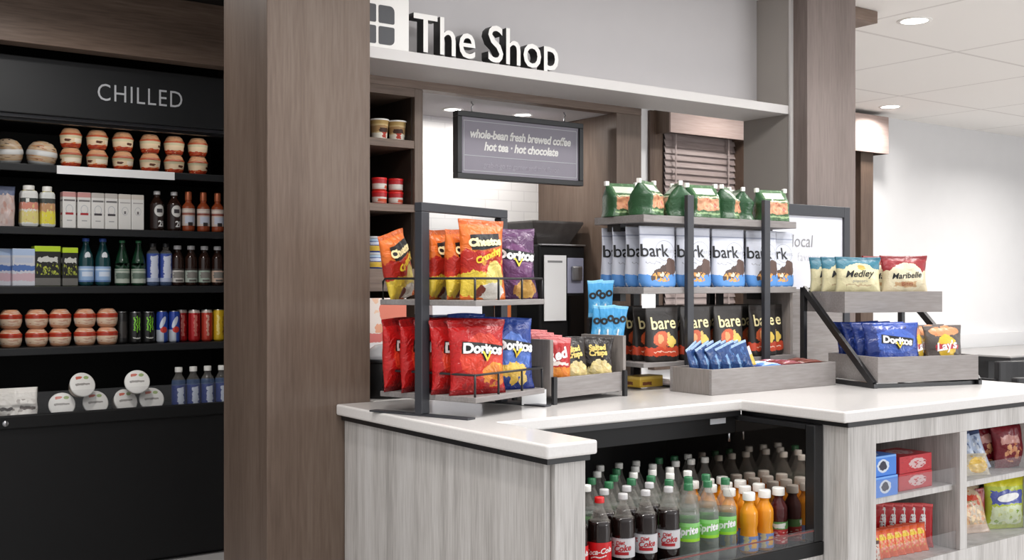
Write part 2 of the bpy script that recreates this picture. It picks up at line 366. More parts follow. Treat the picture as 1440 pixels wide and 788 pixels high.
# ------------------------------------------------------------------ bags
def surf(kind, w, h, d, seed, crumple=.006):
    def f(u, v, s=1):
        u = min(1, max(0, u)); v = min(1, max(0, v)); x = 2*u - 1
        if kind == 'pillow':
            t = min(1, max(0, (v-.06)/.88)); pv = max(0., math.sin(PI*t))**.5
            hw = w/2*(1 - .09*pv); th = d/2*pv*max(0., 1-abs(x)**2.4)**.55
            if 0 < t < 1: th += .05*d*math.cos(x*15+seed)*(math.exp(-t/.1)+math.exp(-(1-t)/.1))*(1-x*x)
            z = v*h + .012*h*math.sin(x*2.2+seed)*v
        elif kind == 'pouch':
            pv = max(0., 1 - v/.9)**.7; hw = w/2*(1 - .03*math.sin(PI*v))*(1-.12*math.exp(-v/.04))
            th = d/2*pv*max(0., 1-abs(x)**4)**.5; z = v*h
        else:
            pv = 1. if v < .58 else max(.02, 1-(v-.58)/.4); hw = w/2*(1 - .05*math.sin(PI*v))
            th = d/2*pv*max(0., 1-abs(x)**9)**.3; z = v*h
        n = noise.noise(Vector((x*2.1+seed*7.3, v*4.3+s*11, seed*3.1))) + .5*noise.noise(Vector((x*5+seed, v*9, s*5+seed)))
        n2 = noise.noise(Vector((seed*5.7, v*3.5, x*.8)))
        th = max(.0009, th + n*crumple*min(1., pv*1.5)*(1-x**4))
        return Vector((x*hw + n2*crumple*.8, -s*th + n2*crumple*.9*pv, z))
    return f
def bag_mesh(f, nu=22, nv=28):
    bm = bmesh.new(); uvl = bm.loops.layers.uv.verify(); rows = []
    for j in range(nv+1):
        v = j/nv
        fr = [bm.verts.new(f(i/nu, v, 1)) for i in range(nu+1)]
        bk = [fr[0]] + [bm.verts.new(f(i/nu, v, -1)) for i in range(1, nu)] + [fr[nu]]
        rows.append((fr, bk))
    for j in range(nv):
        for i in range(nu):
            for s in (0, 1):
                a, b = rows[j][s], rows[j+1][s]
                vs = (a[i], a[i+1], b[i+1], b[i]); uv = ((i/nu, j/nv), ((i+1)/nu, j/nv), ((i+1)/nu, (j+1)/nv), (i/nu, (j+1)/nv))
                if s: vs, uv = vs[::-1], uv[::-1]
                fc = bm.faces.new(vs); fc.smooth = True
                for l, q in zip(fc.loops, uv): l[uvl].uv = q
    for j in (0, nv):
        fr, bk = rows[j]
        for i in range(nu):
            vs = [fr[i], fr[i+1], bk[i+1], bk[i]]; vs = list(dict.fromkeys(vs))
            if j == 0: vs = vs[::-1]
            if len(vs) > 2:
                try: bm.faces.new(vs)
                except ValueError: pass
    return bm
def bag(name, kind, w, h, d, mat, seed, decals=(), crumple=.006):
    """decals: (part name, bmesh maker, material, u, v, turn)"""
    def build():
        f = surf(kind, w, h, d, seed, crumple); o = done(bag_mesh(f), name, mat)
        for q, (pn, mk, m, u0, v0, rot) in enumerate(decals):
            def F(x, y, u0=u0, v0=v0, q=q):
                u, v = u0 + x/(w*.92), v0 + y/h
                p = f(u, v, 1); du = f(u+.02, v, 1) - f(u-.02, v, 1); dv = f(u, v+.02, 1) - f(u, v-.02, 1)
                n = du.cross(dv)
                n = n.normalized() if n.length > 1e-9 else Vector((0, -1, 0))
                return p + n*(.0022 + .0016*q)
            decal(pn, mk(), m, o, F, 14, 7, rot)
        return o
    return build
T = lambda s, size, **k: (lambda: text_mesh(s, size, **k))
S = lambda pts: (lambda: shape_bm(pts))

# ================================================================== THE SETTING
struct('floor', M['floor'], -14, -12, -.05, 20, 12, 0)
struct('ceiling', M['ceiling'], 1.2, 2.2, CEIL, 15, 6.0, CEIL + .06)
struct('wall_back', M['white_wall'], 2.6, 5.87, 0, 15, 5.97, CEIL)
struct('ceiling_trim', M['black_mat'], -1.5, 4.62, 2.70, 2.6, 6.3, 2.76)
struct('beam', M['walnut_h'], -1.5, 5.16, 2.405, 2.6, 5.26, 2.70, bevel=.003)
struct('wall_case', M['black_mat'], -1.5, 6.1, 0, 2.6, 6.2, 2.70)
struct('wall_left', M['walnut_dark'], 2.3, 5.30, 0, 2.6, 6.0, 2.70)
struct('column', M['walnut'], 1.521, 3.52, 0, 1.918, 3.915, CEIL, bevel=.003)
struct('column.001', M['walnut_grey'], 4.345, 3.52, 0, 4.724, 3.915, CEIL, bevel=.003)
struct('beam.001', M['walnut_h'], 4.724, 3.60, 2.735, 5.02, 3.90, CEIL - .001, bevel=.003)
struct('wall_front', M['grey_paint'], 1.90, 3.83, 2.233, 4.329, 3.93, CEIL)
struct('trim_1', M['ledge_paint'], 1.919, 3.62, 2.19, 4.329, 3.919, 2.233, bevel=.002)
struct('trim_2', M['walnut_h'], 1.919, 3.92, 2.156, 3.612, 3.985, 2.19)
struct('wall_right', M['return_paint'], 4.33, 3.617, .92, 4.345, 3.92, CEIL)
struct('trim_3', M['ledge_paint'], 4.322, 3.606, .921, 4.344, 3.617, CEIL - .001)
struct('ceiling_alcove', M['grey_paint'], 1.919, 3.985, 2.157, 3.612, 4.64, 2.19)
struct('wall_alcove', M['tile'], 1.93, 4.53, 0, 3.453, 4.62, 2.157)
struct('wall_side', M['walnut'], 3.453, 3.92, 0, 3.612, 4.62, 2.156, bevel=.002)
struct('trim_4', M['white_wall'], 7.9, 5.80, .74, 14.5, 5.87, .875, bevel=.004)

# two windows with blinds in the back wall
def window(name, x0, x1, jambs, slats):
    w = bpy.data.objects.new(name, None); COL.objects.link(w); w.location = ((x0+x1)/2, 5.87, 1.2); tag(w, kind='structure')
    bm = bmesh.new()
    for a, b, y in jambs: box(bm, a, y, .8, b, 5.87, 2.60)
    box(bm, x0, 5.80, .72, x1, 5.87, .80)
    bmesh.ops.translate(bm, verts=bm.verts, vec=-w.location); done(bm, 'window_frame', M['walnut_dark'], w, bevel=.003)
    bm = bmesh.new(); box(bm, x0+.05, 5.866, .8, x1-.05, 5.869, 2.5); bmesh.ops.translate(bm, verts=bm.verts, vec=-w.location); done(bm, 'window_pane', base_mat('dim_window_glass', (96, 92, 92), .1), w)
    return w
M['slat'] = wood('blind_slat_wood', (150, 137, 134), (136, 122, 118), (164, 151, 148), sc=(2, 30, 30))
window('window_1', 5.47, 6.43, ((5.47, 5.60, 5.845), (6.335, 6.43, 5.70)), True)
window('window_2', 7.0, 7.97, ((7.0, 7.10, 5.80), (7.80, 7.97, 5.76)), True)
def blind(x0, x1, label):
    t = thing('window_blind', label, 'blind', ((x0+x1)/2, 5.82, 1.0))
    bm = bmesh.new()
    n = 30
    for i in range(n):
        z = 1.0 + (2.44-1.0)*i/n
        vs = [bm.verts.new(p) for p in ((x0, 5.838, z+.056), (x1, 5.838, z+.056), (x1, 5.818, z+.002), (x0, 5.818, z+.002))]
        vt = [bm.verts.new(v.co + Vector((0, .003, .003))) for v in vs]
        bm.faces.new(vs); bm.faces.new(vt[::-1])
        for k in range(4): bm.faces.new((vs[k], vt[k], vt[(k+1) % 4], vs[(k+1) % 4]))
    bmesh.ops.translate(bm, verts=bm.verts, vec=-t.location); done(bm, 'slats', M['slat'], t)
    bm = bmesh.new()
    for x in (x0+.08, x1-.1): box(bm, x-.006, 5.793, 1.0, x+.006, 5.796, 2.44)
    bmesh.ops.translate(bm, verts=bm.verts, vec=-t.location); done(bm, 'ladder_tape', M['slat'], t)
blind(5.60, 6.335, 'brownish slatted blind under the wooden valance behind the green bags')
blind(7.10, 7.80, 'slatted blind under the valance at the far side of the wood column')
def valance(x0, x1, z0, z1, label):
    t = thing('window_valance', label, 'valance', ((x0+x1)/2, 5.87, z0))
    bm = bmesh.new(); box(bm, x0, 5.70, z0, x1, 5.715, z1); bmesh.ops.translate(bm, verts=bm.verts, vec=-t.location); done(bm, 'front_board', M['valance'], t, bevel=.002)
    bm = bmesh.new()
    bm.free()
    for x in (x0, x1-.015):
        bm = bmesh.new(); box(bm, x, 5.715, z0, x+.015, 5.869, z1); bmesh.ops.translate(bm, verts=bm.verts, vec=-t.location); done(bm, 'end_board', M['walnut'], t)
    bm = bmesh.new(); box(bm, x0+.015, 5.715, z1-.015, x1-.015, 5.869, z1); bmesh.ops.translate(bm, verts=bm.verts, vec=-t.location); done(bm, 'top_board', M['walnut_h'], t)
M['valance'] = wood('pale_valance_wood', (160, 142, 136), (148, 130, 124), (172, 155, 149), sc=(1.3, 22, 22))
valance(5.534, 6.33, 2.43, 2.745, 'wooden box valance over the blind beside the grey side panel')
valance(7.25, 8.10, 2.448, 2.763, 'wooden box valance just past the wood column, under the ceiling')

# recessed lights
def downlight(x, y, z, label, r=.075, group=None):
    t = thing('ceiling_downlight', label, 'ceiling light', (x, y, z), 0, group)
    bm = bmesh.new(); lathe(bm, [(r*.86, -.004), (r*1.08, -.006), (r*1.12, -.001), (r*1.12, 0), (r*.86, 0)], 24); done(bm, 'trim_ring', M['letter_white'], t)
    bm = bmesh.new(); lathe(bm, [(0, -.003), (r*.86, -.003), (r*.86, -.001), (0, -.001)], 24); done(bm, 'lens', M['lamp_glow'], t)
downlight(5.364, 3.61, CEIL, 'round recessed ceiling light nearest the camera, past the wood column', .085)
downlight(7.82, 5.488, CEIL, 'round recessed ceiling light close to the back wall and valance', .085)
downlight(2.77, 4.29, 2.157, 'small recessed light over the hanging menu board, nearest the wall shelves', .045)
downlight(3.13, 4.23, 2.157, 'small recessed light peeking over the middle of the menu board', .045)

# ================================================================== FASCIA SIGN
def letters(text, x0, x1, base, cap, y0, y1, front, side, name, parent, bold=0.0, pclip=1.0, space=1.0):
    """standing solid letters: front face one colour, returns another"""
    bm = text_mesh(text, .2, bold=bold, ext=.05, space=space)
    xs = [v.co.x for v in bm.verts]; zmax = max(v.co.y for v in bm.verts)
    ref = text_mesh(text[0], .2, bold=bold); ys = [v.co.y for v in ref.verts]; hcap = max(ys)-min(ys); ref.free()
    sx = (x1-x0)/(max(xs)-min(xs)); sy = cap/hcap; bl = zmax-hcap if text[0] not in 'hl' else zmax-hcap
    for v in bm.verts:
        yy = (v.co.y - bl)*sy
        if yy < 0: yy *= pclip
        v.co = Vector((x0 + (v.co.x-min(xs))*sx, y1 if v.co.z < 0 else y0, base + yy))
    bmesh.ops.recalc_face_normals(bm, faces=bm.faces)
    for f in bm.faces: f.material_index = 0 if all(abs(v.co.y - y0) < 1e-5 for v in f.verts) else 1
    return done(bm, name, [front, side], parent, fix=False)
t = thing('shop_sign', 'raised white letters with black sides spelling The Shop on the grey ledge', 'sign', (0, 0, 0))
letters('The Shop', 2.205, 2.925, 2.258, .150, 3.695, 3.745, M['letter_white'], M['letter_side'], 'lettering', t, bold=.0012, pclip=.55)
t = thing('logo_plate', 'white square plate with four dark rounded panes beside the wood column', 'sign', (2.04, 3.70, 2.234))
bm = bmesh.new(); box(bm, -.14, -.012, 0, .14, .012, .285); done(bm, 'plate', M['letter_white'], t, bevel=.003)
for ix in (-1, 1):
    for iz in (0, 1):
        bm = bmesh.new(); c = Vector((ix*.040, 0, .062 + iz*.081)); pts = []
        for q, (sx, sz) in enumerate(((1, 1), (-1, 1), (-1, -1), (1, -1))):
            r = .020 if (sx == ix and sz == (1 if iz else -1)) else .006
            for k in range(5):
                a = PI/2*q + PI/2*k/4; pts.append((c.x + sx*(.034-r) + r*math.cos(a), c.z + sz*(.034-r) + r*math.sin(a)))
        a_ = [bm.verts.new((x, -.0145, z)) for x, z in pts]; b_ = [bm.verts.new((x, -.011, z)) for x, z in pts]
        bm.faces.new(a_); n = len(pts)
        for k in range(n): bm.faces.new((a_[k], b_[k], b_[(k+1) % n], a_[(k+1) % n]))
        done(bm, 'emblem_pane', M['charcoal'], t)

# hanging menu board
M['board'] = speck('slate_menu_face', (150, 145, 156), (142, 137, 148), 9, rough=.55)
t = thing('menu_board', 'framed grey coffee menu board hanging in the tiled alcove', 'sign', (2.985, 4.05, 1.81))
W2, H2 = .357, .297
bm = bmesh.new()
for a in ((-W2, 0, W2, .024), (-W2, H2-.024, W2, H2), (-W2, .024, -W2+.024, H2-.024), (W2-.024, .024, W2, H2-.024)): box(bm, a[0], -.02, a[1], a[2], .02, a[3])
done(bm, 'frame', M['black'], t, bevel=.002)
bm = bmesh.new(); box(bm, -W2+.024, -.010, .024, W2-.024, .012, H2-.024); done(bm, 'face', M['board'], t)
F = flat(-.0115, 0, .195); decal('lettering', text_mesh('whole-bean fresh brewed coffee', .052, bold=.0018, shear=.22, space=.95), M['letter_white'], t, lambda x, y: Vector((x*.92*.6/.62, -.0115, .203+y)), 1, 1)
decal('lettering', text_mesh('hot tea · hot chocolate', .052, bold=.0018, shear=.22, space=.95), M['letter_white'], t, lambda x, y: Vector((x*.92, -.0115, .150+y)), 1, 1)
decal('lettering', text_mesh('grab-n-go to garner and mix flavor', .034, bold=0, shear=.1), base_mat('faint_chalk', (176, 171, 182), .6), t, lambda x, y: Vector((x*.9, -.0115, .064+y)), 1, 1)
bm = bmesh.new(); box(bm, -.315, -.0118, .103, .315, -.0105, .1055)
for a in ((-.318, .036, .318, .0385), (-.318, .256, .318, .2585), (-.3205, .036, -.318, .2585), (.318, .036, .3205, .2585)): box(bm, a[0], -.0118, a[1], a[2], -.0105, a[3])
done(bm, 'ruled_line', M['letter_grey'], t)
for x in (-.27, .255):
    bm = bmesh.new(); tube(bm, [(x, 0, H2-.004), (x, 0, H2+.025), (x+.008, 0, H2+.033), (x, 0, H2+.041), (x, 0, H2+.0475)], .0035); done(bm, 'hook', M['steel'], t)

# ================================================================== CHILLED CASE
Z1, Z2, Z3, Z4, Z5 = 1.905, 1.612, 1.335, 1.048, .70
CX0, CX1 = .985, 2.28
t = thing('chilled_display_case', 'tall black open chilled display case with shelves, lettered CHILLED', 'display fridge', (1.6, 5.6, 0))
def part(name, mat, *a, bevel=0):
    o = bx(name, mat, *a, parent=t, bevel=bevel); o.matrix_parent_inverse = Matrix.Translation(-t.location); return o
part('back_panel', M['black_mat'], CX0, 5.98, .05, CX1, 6.02, 2.37)
for a, b in ((CX0, CX0+.03), (CX1-.03, CX1)): part('side_panel', M['black_mat'], a, 5.32, .05, b, 5.98, 2.10)
part('front_panel', M['black_mat'], CX0, 5.30, .02, CX1, 5.34, .70)
part('kick_plate', M['black_mat'], CX0+.02, 5.34, 0.001, CX1-.02, 5.36, .10)
part('lip', M['black_mat'], CX0, 5.285, .695, CX1, 5.32, .755, bevel=.006)
part('deck', M['black_mat'], CX0+.03, 5.34, .66, CX1-.03, 5.98, Z5)
part('header', M['header'], CX0, 5.28, 2.112, CX1, 5.98, 2.37, bevel=.004)
part('header_trim', M['charcoal'], CX0, 5.30, 2.097, CX1, 5.32, 2.111)
part('header_trim', M['black'], CX0, 5.33, 2.085, CX1, 5.36, 2.11)
part('canopy_light_cover', M['charcoal'], CX0+.03, 5.365, 2.098, CX1-.03, 5.46, 2.111)
for z in (Z1, Z2, Z3, Z4):
    part('shelf', M['black'], CX0+.03, 5.47, z-.022, CX1-.03, 5.98, z)
    part('price_rail', M['header'], CX0+.03, 5.452, z-.036, CX1-.03, 5.47, z-.001, bevel=.003)
o = part('price_strip', M['paper'], 1.302, 5.448, Z1-.040, 1.862, 5.4515, Z1-.001)
o = part('bin_guard', M['plexi'], CX0+.03, 5.345, Z5, CX1-.03, 5.349, Z5+.15)
l = letters('CHILLED', 1.442, 1.842, 2.2025, .079, 5.2785, 5.2797, M['letter_grey'], M['letter_grey'], 'lettering', None, bold=-.001, space=1.12)
l.parent = t; l.matrix_parent_inverse = Matrix.Translation(-t.location)
bm = bmesh.new(); lathe(bm, [(0, -.002), (.013, -.002), (.013, .002), (0, .002)], 20); bmesh.ops.rotate(bm, verts=bm.verts, matrix=Matrix.Rotation(PI/2, 3, 'X'))
o = done(bm, 'badge', M['steel'], t); o.location = (1.045-1.6, 5.283-5.6, .722); o.rotation_euler = (0, 0, 0)
case_light = area_light('case_lamp', (1.62, 5.41, 2.09), .55, 1.1, rot=(math.radians(22), 0, 0), shape='RECTANGLE', size_y=.04, color=(1, .98, .95))

ORD = ['nearest', 'second', 'third', 'fourth', 'fifth', 'sixth', 'seventh', 'eighth', 'ninth', 'tenth', 'eleventh', 'twelfth']
def col_ord(i, n):   # i counted from the left, said from the wood column at the right
    k = n-1-i
    return 'nearest the wood column' if k == 0 else ORD[k] + ' from the wood column'

# --- builders for drinks and cups
def bottle(name, h, r, nr, sh, body, cap, cap_h=.02, cap_r=None, label=None, fill=None, letters_=(), waist=0., seg=20):
    def build():
        root = bpy.data.objects.new(name, None); COL.objects.link(root); root.empty_display_size = .03
        hb = h-cap_h
        prof = [(0, 0), (r*.8, 0), (r*.97, .006), (r, .014), (r, h*.30), (r*(1-waist), h*.40), (r, h*.50), (r, sh)]
        for q in (.2, .45, .7, .88, 1.0):
            prof.append((r + (nr-r)*(.45*(.5-.5*math.cos(PI*q)) + .55*q**1.7), sh + (hb-.012-sh)*q))
        prof += [(nr, hb-.006), (nr*1.12, hb-.004), (nr*1.12, hb-.001), (nr*.95, hb), (0, hb)]
        bm = bmesh.new(); lathe(bm, prof, seg); done(bm, 'body', body, root)
        if fill:
            zt, fm = fill; bm = bmesh.new(); pf = [((a + .0004 if a > .001 else 0), z + (.0005 if z > .01 else -.0002)) for a, z in prof if z < zt]
            pf.append((pf[-1][0], zt)); pf.append((0, zt)); lathe(bm, pf, seg); done(bm, 'drink', fm, root)
        cr = cap_r or nr*1.2
        bm = bmesh.new(); lathe(bm, [(cr, hb), (cr, h-.003), (cr*.92, h), (0, h)], seg); done(bm, 'cap', cap, root)
        if label:
            z0, z1, lm = label; bm = bmesh.new(); lr = r+.0012
            lathe(bm, [(lr*(1 - (waist*.0)), z0), (lr, (z0+z1)/2), (lr, z1)], 24); lo = done(bm, 'label', lm, root, fix=False)
            for (s, size, m, z, a0, rot, kw) in letters_: decal('lettering', text_mesh(s, size, **kw), m, lo, wrap(lr+.0006, z, a0), 10, 1, rot)
        return root
    return build
def can(name, h, r, mat, marks=()):
    def build():
        root = bpy.data.objects.new(name, None); COL.objects.link(root); root.empty_display_size = .03
        bm = bmesh.new(); lathe(bm, [(0, .004), (r*.75, 0), (r*.98, .008), (r, .012), (r, h-.014), (r*.86, h-.004)], 22); b = done(bm, 'body', mat, root)
        bm = bmesh.new(); lathe(bm, [(r*.86, h-.004), (r*.88, h), (r*.82, h), (r*.80, h-.006), (0, h-.006)], 22); done(bm, 'lid', M['steel'], root)
        for (s, size, m, z, a0, rot, kw) in marks: decal('lettering', text_mesh(s, size, **kw), m, b, wrap(r+.0006, z, a0), 8, 1, rot)
        return root
    return build
def cup(name, prof, mat, lid=None, lidmat=None, seg=22):
    def build():
        root = bpy.data.objects.new(name, None); COL.objects.link(root); root.empty_display_size = .03
        bm = bmesh.new(); lathe(bm, prof, seg); done(bm, 'cup', mat, root)
        if lid: bm = bmesh.new(); lathe(bm, lid, seg); done(bm, 'lid', lidmat, root)
        return root
    return build
def carton(name, w, d, h, mat, cap=None, cap_r=.014, cap_h=.016, letters_=(), bevel=.006, taper=0):
    def build():
        bm = bmesh.new(); uvbox(bm, -w/2, -d/2, 0, w/2, d/2, h)
        if taper:
            for v in bm.verts:
                if v.co.z > h/2: v.co.x *= 1-taper; v.co.y *= 1-taper
        o = done(bm, name, mat, bevel=bevel)
        if cap: bm = bmesh.new(); lathe(bm, [(cap_r, h), (cap_r, h+cap_h-.002), (cap_r*.9, h+cap_h), (0, h+cap_h)], 16); done(bm, 'cap', cap, o)
        for (s, size, m, z, x, rot, kw) in letters_: decal('lettering', text_mesh(s, size, **kw), m, o, flat(-d/2-.0012, x, z), 1, 1, rot)
        return o
    return build

# --- shelf 1: parfaits and domes
M['parfait'] = design('berry_parfait', (232, 206, 172), [R(0, 0, 1, .34, (176, 58, 34), w=1), RB(0, .05, 1, .42, (222, 120, 62), (190, 70, 40), s=9, th=.42), R(0, .78, 1, 1, (206, 196, 160)), R(.36, .45, .64, .75, (238, 226, 206)), R(.2, .5, .3, .7, (92, 52, 38), w=1)], rough=.25)
M['parfait_lid'] = design('parfait_lid', (214, 160, 120), [R(0, 0, 1, .3, (182, 84, 52)), RB(0, .2, 1, .9, (206, 172, 136), (170, 108, 78), s=7, th=.4), R(0, .9, 1, 1, (206, 170, 136))], rough=.2)
parfait = cup('parfait_cup', [(0, 0), (.037, 0), (.041, .005), (.047, .022), (.050, .052), (.051, .058)], M['parfait'], [(.052, .058), (.052, .062), (.047, .068), (.040, .084), (.033, .091), (.030, .0935), (0, .0935)], M['parfait_lid'])
XS1 = [1.385, 1.508, 1.631, 1.765, 1.887, 2.01]
for i, x in enumerate(XS1):
    for k in range(2):
        put('parfait', parfait, (x, 5.53, Z1 + k*.094), .5*i + k, f'{"upper" if k else "lower"} fruit parfait cup on the top chilled shelf, {col_ord(i, 6)}', 'parfait', 'parfait cups on the top chilled shelf')
M['salad'] = design('salad_bowl_food', (196, 172, 146), [RB(0, .35, 1, 1, (176, 108, 66), (206, 180, 140), s=9, th=.5), RB(0, .45, 1, 1, (58, 44, 36), (92, 66, 46), s=6, th=.22), R(0, 0, 1, .33, (216, 216, 214))], rough=.25)
for x, s in ((1.105, 1.0), (1.25, 1.0)):
    put('dome', cup('salad_bowl', [(0, 0), (.054, 0), (.064, .02), (.068, .042)], M['salad'], [(.068, .042), (.070, .047), (.069, .06), (.060, .085), (.044, .104), (.02, .113), (0, .115)], M['salad']), (x, 5.54, Z1+.004), .6 + x*9, 'domed salad bowl on the top chilled shelf, ' + ('at the far end' if x < 1.2 else 'beside the parfait cups'), 'salad bowl', 'domed bowls on the top chilled shelf', ry=.12)

# --- shelf 2
M['pinkbag'] = design('pink_snack_packet', (206, 186, 182), [R(0, .78, 1, 1, (110, 120, 150)), B(.5, .45, .5, .4, (196, 150, 138), (222, 206, 200), s=6, th=.5)], bump=.2)
put('pinkbag', bag('snack_packet', 'pouch', .10, .19, .05, M['pinkbag'], 3), (1.09, 5.55, Z2), 0, 'pale pink packet at the far end of the second chilled shelf', 'packet')
M['pshake'] = design('printed_white_jug', (226, 226, 222), [R(0, .66, 1, .78, (60, 66, 62)), R(.25, .67, .45, .77, (236, 236, 230)), R(0, .48, 1, .66, (214, 140, 120), w=1), R(0, .12, 1, .42, (224, 210, 130), w=1), B(.5, .4, .5, .25, (232, 222, 190), (212, 180, 110), s=7, th=.35)], rough=.35)
M['pshake2'] = design('printed_yellow_jug', (222, 224, 220), [R(0, .66, 1, .80, (70, 74, 70)), R(0, .44, 1, .66, (196, 150, 110), w=1), R(0, .10, 1, .44, (226, 214, 70), w=1), B(.5, .4, .5, .25, (230, 226, 150), (210, 170, 110), s=7, th=.35)], rough=.35)
put('jug1', carton('drink_jug', .082, .07, .175, M['pshake'], M['cap_white'], .026, .022, taper=.08, bevel=.016), (1.195, 5.53, Z2), 0, 'white jug with a peach and yellow print beside the row of white cartons', 'drink')
put('jug2', carton('drink_jug', .070, .07, .172, M['pshake2'], M['cap_white'], .022, .024, taper=.08, bevel=.016), (1.277, 5.53, Z2), 0, 'white jug with a bright yellow base, closest to the white cartons', 'drink')
M['wc_pink'] = design('white_carton_pink', (228, 226, 222), [R(0, .86, 1, 1, (206, 150, 146)), R(.08, .74, .92, .79, (120, 116, 116)), E(.5, .52, .28, .13, (188, 190, 194), ring=.85), R(.2, .37, .8, .43, (172, 44, 52)), R(.3, .2, .7, .23, (170, 170, 170))], rough=.4)
M['wc_grey'] = design('white_carton_grey', (228, 226, 222), [R(0, .86, 1, 1, (196, 190, 184)), R(.08, .74, .92, .79, (110, 108, 108)), E(.5, .52, .28, .13, (188, 190, 194), ring=.85), R(.2, .37, .8, .43, (70, 66, 70)), R(.3, .2, .7, .23, (170, 170, 170))], rough=.4)
M['wc_plain'] = design('white_carton_plain', (228, 226, 222), [R(0, .86, 1, 1, (214, 206, 196)), R(.1, .74, .9, .77, (176, 172, 170)), E(.5, .52, .26, .12, (196, 196, 198), ring=.85), R(.42, .44, .58, .52, (120, 116, 116))], rough=.4)
for i, x in enumerate([1.372, 1.441, 1.505, 1.569, 1.634, 1.697]):
    k = 'pink' if i < 2 else ('grey' if i < 4 else 'plain')
    put('wc'+k, carton('drink_carton', .061, .055, .175, M['wc_'+k], None, bevel=.004), (x, 5.53, Z2), 0, f'slim white drink carton with a {dict(pink="pink top and red stripe", grey="grey top and dark stripe", plain="plain cream top")[k]}, number {["one","two","three","four","five","six"][i]} along the row', 'carton', 'slim white cartons on the second chilled shelf')
M['dk_label'] = design('dark_bottle_label', (44, 30, 28), [E(.5, .72, .13, .24, (214, 212, 208)), R(.43, .64, .57, .80, (70, 66, 70))], rough=.3)
dark2 = bottle('protein_bottle', .20, .033, .014, .13, M['tea'], M['cap_clear'], .018, label=(.012, .135, M['dk_label']), letters_=(('2i', .042, M['ink_white'], .036, 0.15, 0, dict(bold=.001)),), seg=18)
for i, x in enumerate([1.80, 1.887]): put('dark2', dark2, (x, 5.53, Z2), .12, f'dark brown shake bottle with an oval label, {"beside the white cartons" if i == 0 else "beside the copper capped bottles"}', 'bottle', 'dark shake bottles on the second chilled shelf')
M['amb_label'] = design('kombucha_label', (206, 190, 180), [R(0, .80, 1, .9, (226, 214, 202)), R(0, .62, 1, .74, (150, 80, 66)), R(.36, .12, .64, .55, (196, 200, 214)), R(.44, .0, .56, .2, (50, 40, 40))], rough=.4)
amb = bottle('tonic_bottle', .205, .032, .015, .125, M['amber'], M['cap_copper'], .042, .017, label=(.03, .118, M['amb_label']), seg=18)
for i, x in enumerate([1.961, 2.04, 2.116]): put('amb', amb, (x, 5.53, Z2), 0, f'amber tonic bottle with a copper cap, {col_ord(i, 3)}', 'bottle', 'amber bottles on the second chilled shelf')

# --- shelf 3
M['bluebox'] = design('pale_blue_carton', (206, 208, 216), [R(0, .82, 1, 1, (176, 196, 226)), R(0, .40, 1, .56, (84, 116, 178), w=1), R(0, .14, 1, .34, (206, 176, 186), w=1), R(.1, .62, .9, .76, (190, 198, 216))], rough=.45)
put('bluebox', carton('milk_carton', .10, .08, .175, M['bluebox'], bevel=.004), (1.165, 5.53, Z3), 0, 'pale blue and white milk carton beside the lime topped packs', 'carton')
put('bluebox', None, (1.065, 5.56, Z3), .2, 'pale blue milk carton at the far end of the third chilled shelf', 'carton')
CACHE['bluebox'].location.z = Z3
M['limepack'] = design('dark_lime_pack', (34, 34, 32), [R(0, .86, 1, 1, (186, 214, 44)), R(.12, .60, .88, .72, (206, 206, 200), w=1), RB(.08, .28, .92, .56, (190, 196, 70), (128, 140, 60), s=12, th=.45), R(0, 0, 1, .2, (110, 108, 104))], rough=.4)
put('limepack', carton('snack_pack', .118, .07, .19, M['limepack'], bevel=.004), (1.272, 5.53, Z3), 0, 'wide black snack pack with a lime top flap', 'pack')
put('limepack2', carton('snack_pack', .072, .06, .185, M['limepack'], bevel=.004), (1.376, 5.53, Z3), 0, 'narrow black snack pack with a lime top flap, beside the teal bottles', 'pack')
M['pel_label'] = design('sky_blue_label', (148, 178, 214), [R(0, .75, 1, .85, (206, 220, 236)), R(.38, .35, .62, .65, (206, 216, 232)), R(0, 0, 1, .1, (96, 130, 184))], rough=.4)
M['pel_neck'] = base_mat('neck_sticker', (222, 226, 230), .4)
def pell():
    r = bottle('water_bottle', .232, .036, .014, .12, M['teal_glass'], M['cap_blue'], .016, label=(.02, .095, M['pel_label']), seg=18)()
    bm = shape_bm(ell_pts(.014, .02)); decal('neck_sticker', bm, M['pel_neck'], r, wrap(.0335, .145, .0), 4, 2); return r
for i, x in enumerate([1.455, 1.535]): put('pell', pell, (x, 5.53, Z3), 0, f'teal sparkling water bottle with a sky blue label, {"next to the lime packs" if i == 0 else "next to the dark green bottles"}', 'bottle', 'teal sparkling water bottles')
M['per_label'] = design('sage_label', (176, 184, 172), [R(.3, .3, .7, .7, (96, 112, 100), w=1), R(0, .86, 1, .93, (120, 140, 124))], rough=.4)
per = bottle('water_bottle', .225, .034, .012, .10, M['green_glass'], M['cap_green'], .012, label=(.014, .084, M['per_label']), seg=18)
for i, x in enumerate([1.628, 1.708]): put('per', per, (x, 5.53, Z3), 0, f'dark green glass water bottle with a pale label, {"next to the teal bottles" if i == 0 else "next to the blue labelled bottles"}', 'bottle', 'dark green water bottles')
M['blu_label'] = design('blue_vertical_label', (58, 80, 160), [R(.40, .06, .60, .94, (206, 212, 228), w=1), R(0, 0, 1, .14, (186, 196, 220))], rough=.35)
blu = bottle('sports_bottle', .215, .030, .014, .165, M['clear'], M['cap_black'], .020, label=(.02, .16, M['blu_label']), fill=(.165, M['water']), seg=18)
for i, x in enumerate([1.78, 1.845]): put('blu', blu, (x, 5.53, Z3), 0, f'clear bottle with a tall royal blue label, {"next to the dark green bottles" if i == 0 else "next to the dark tea bottles"}', 'bottle', 'blue labelled bottles on the third chilled shelf')
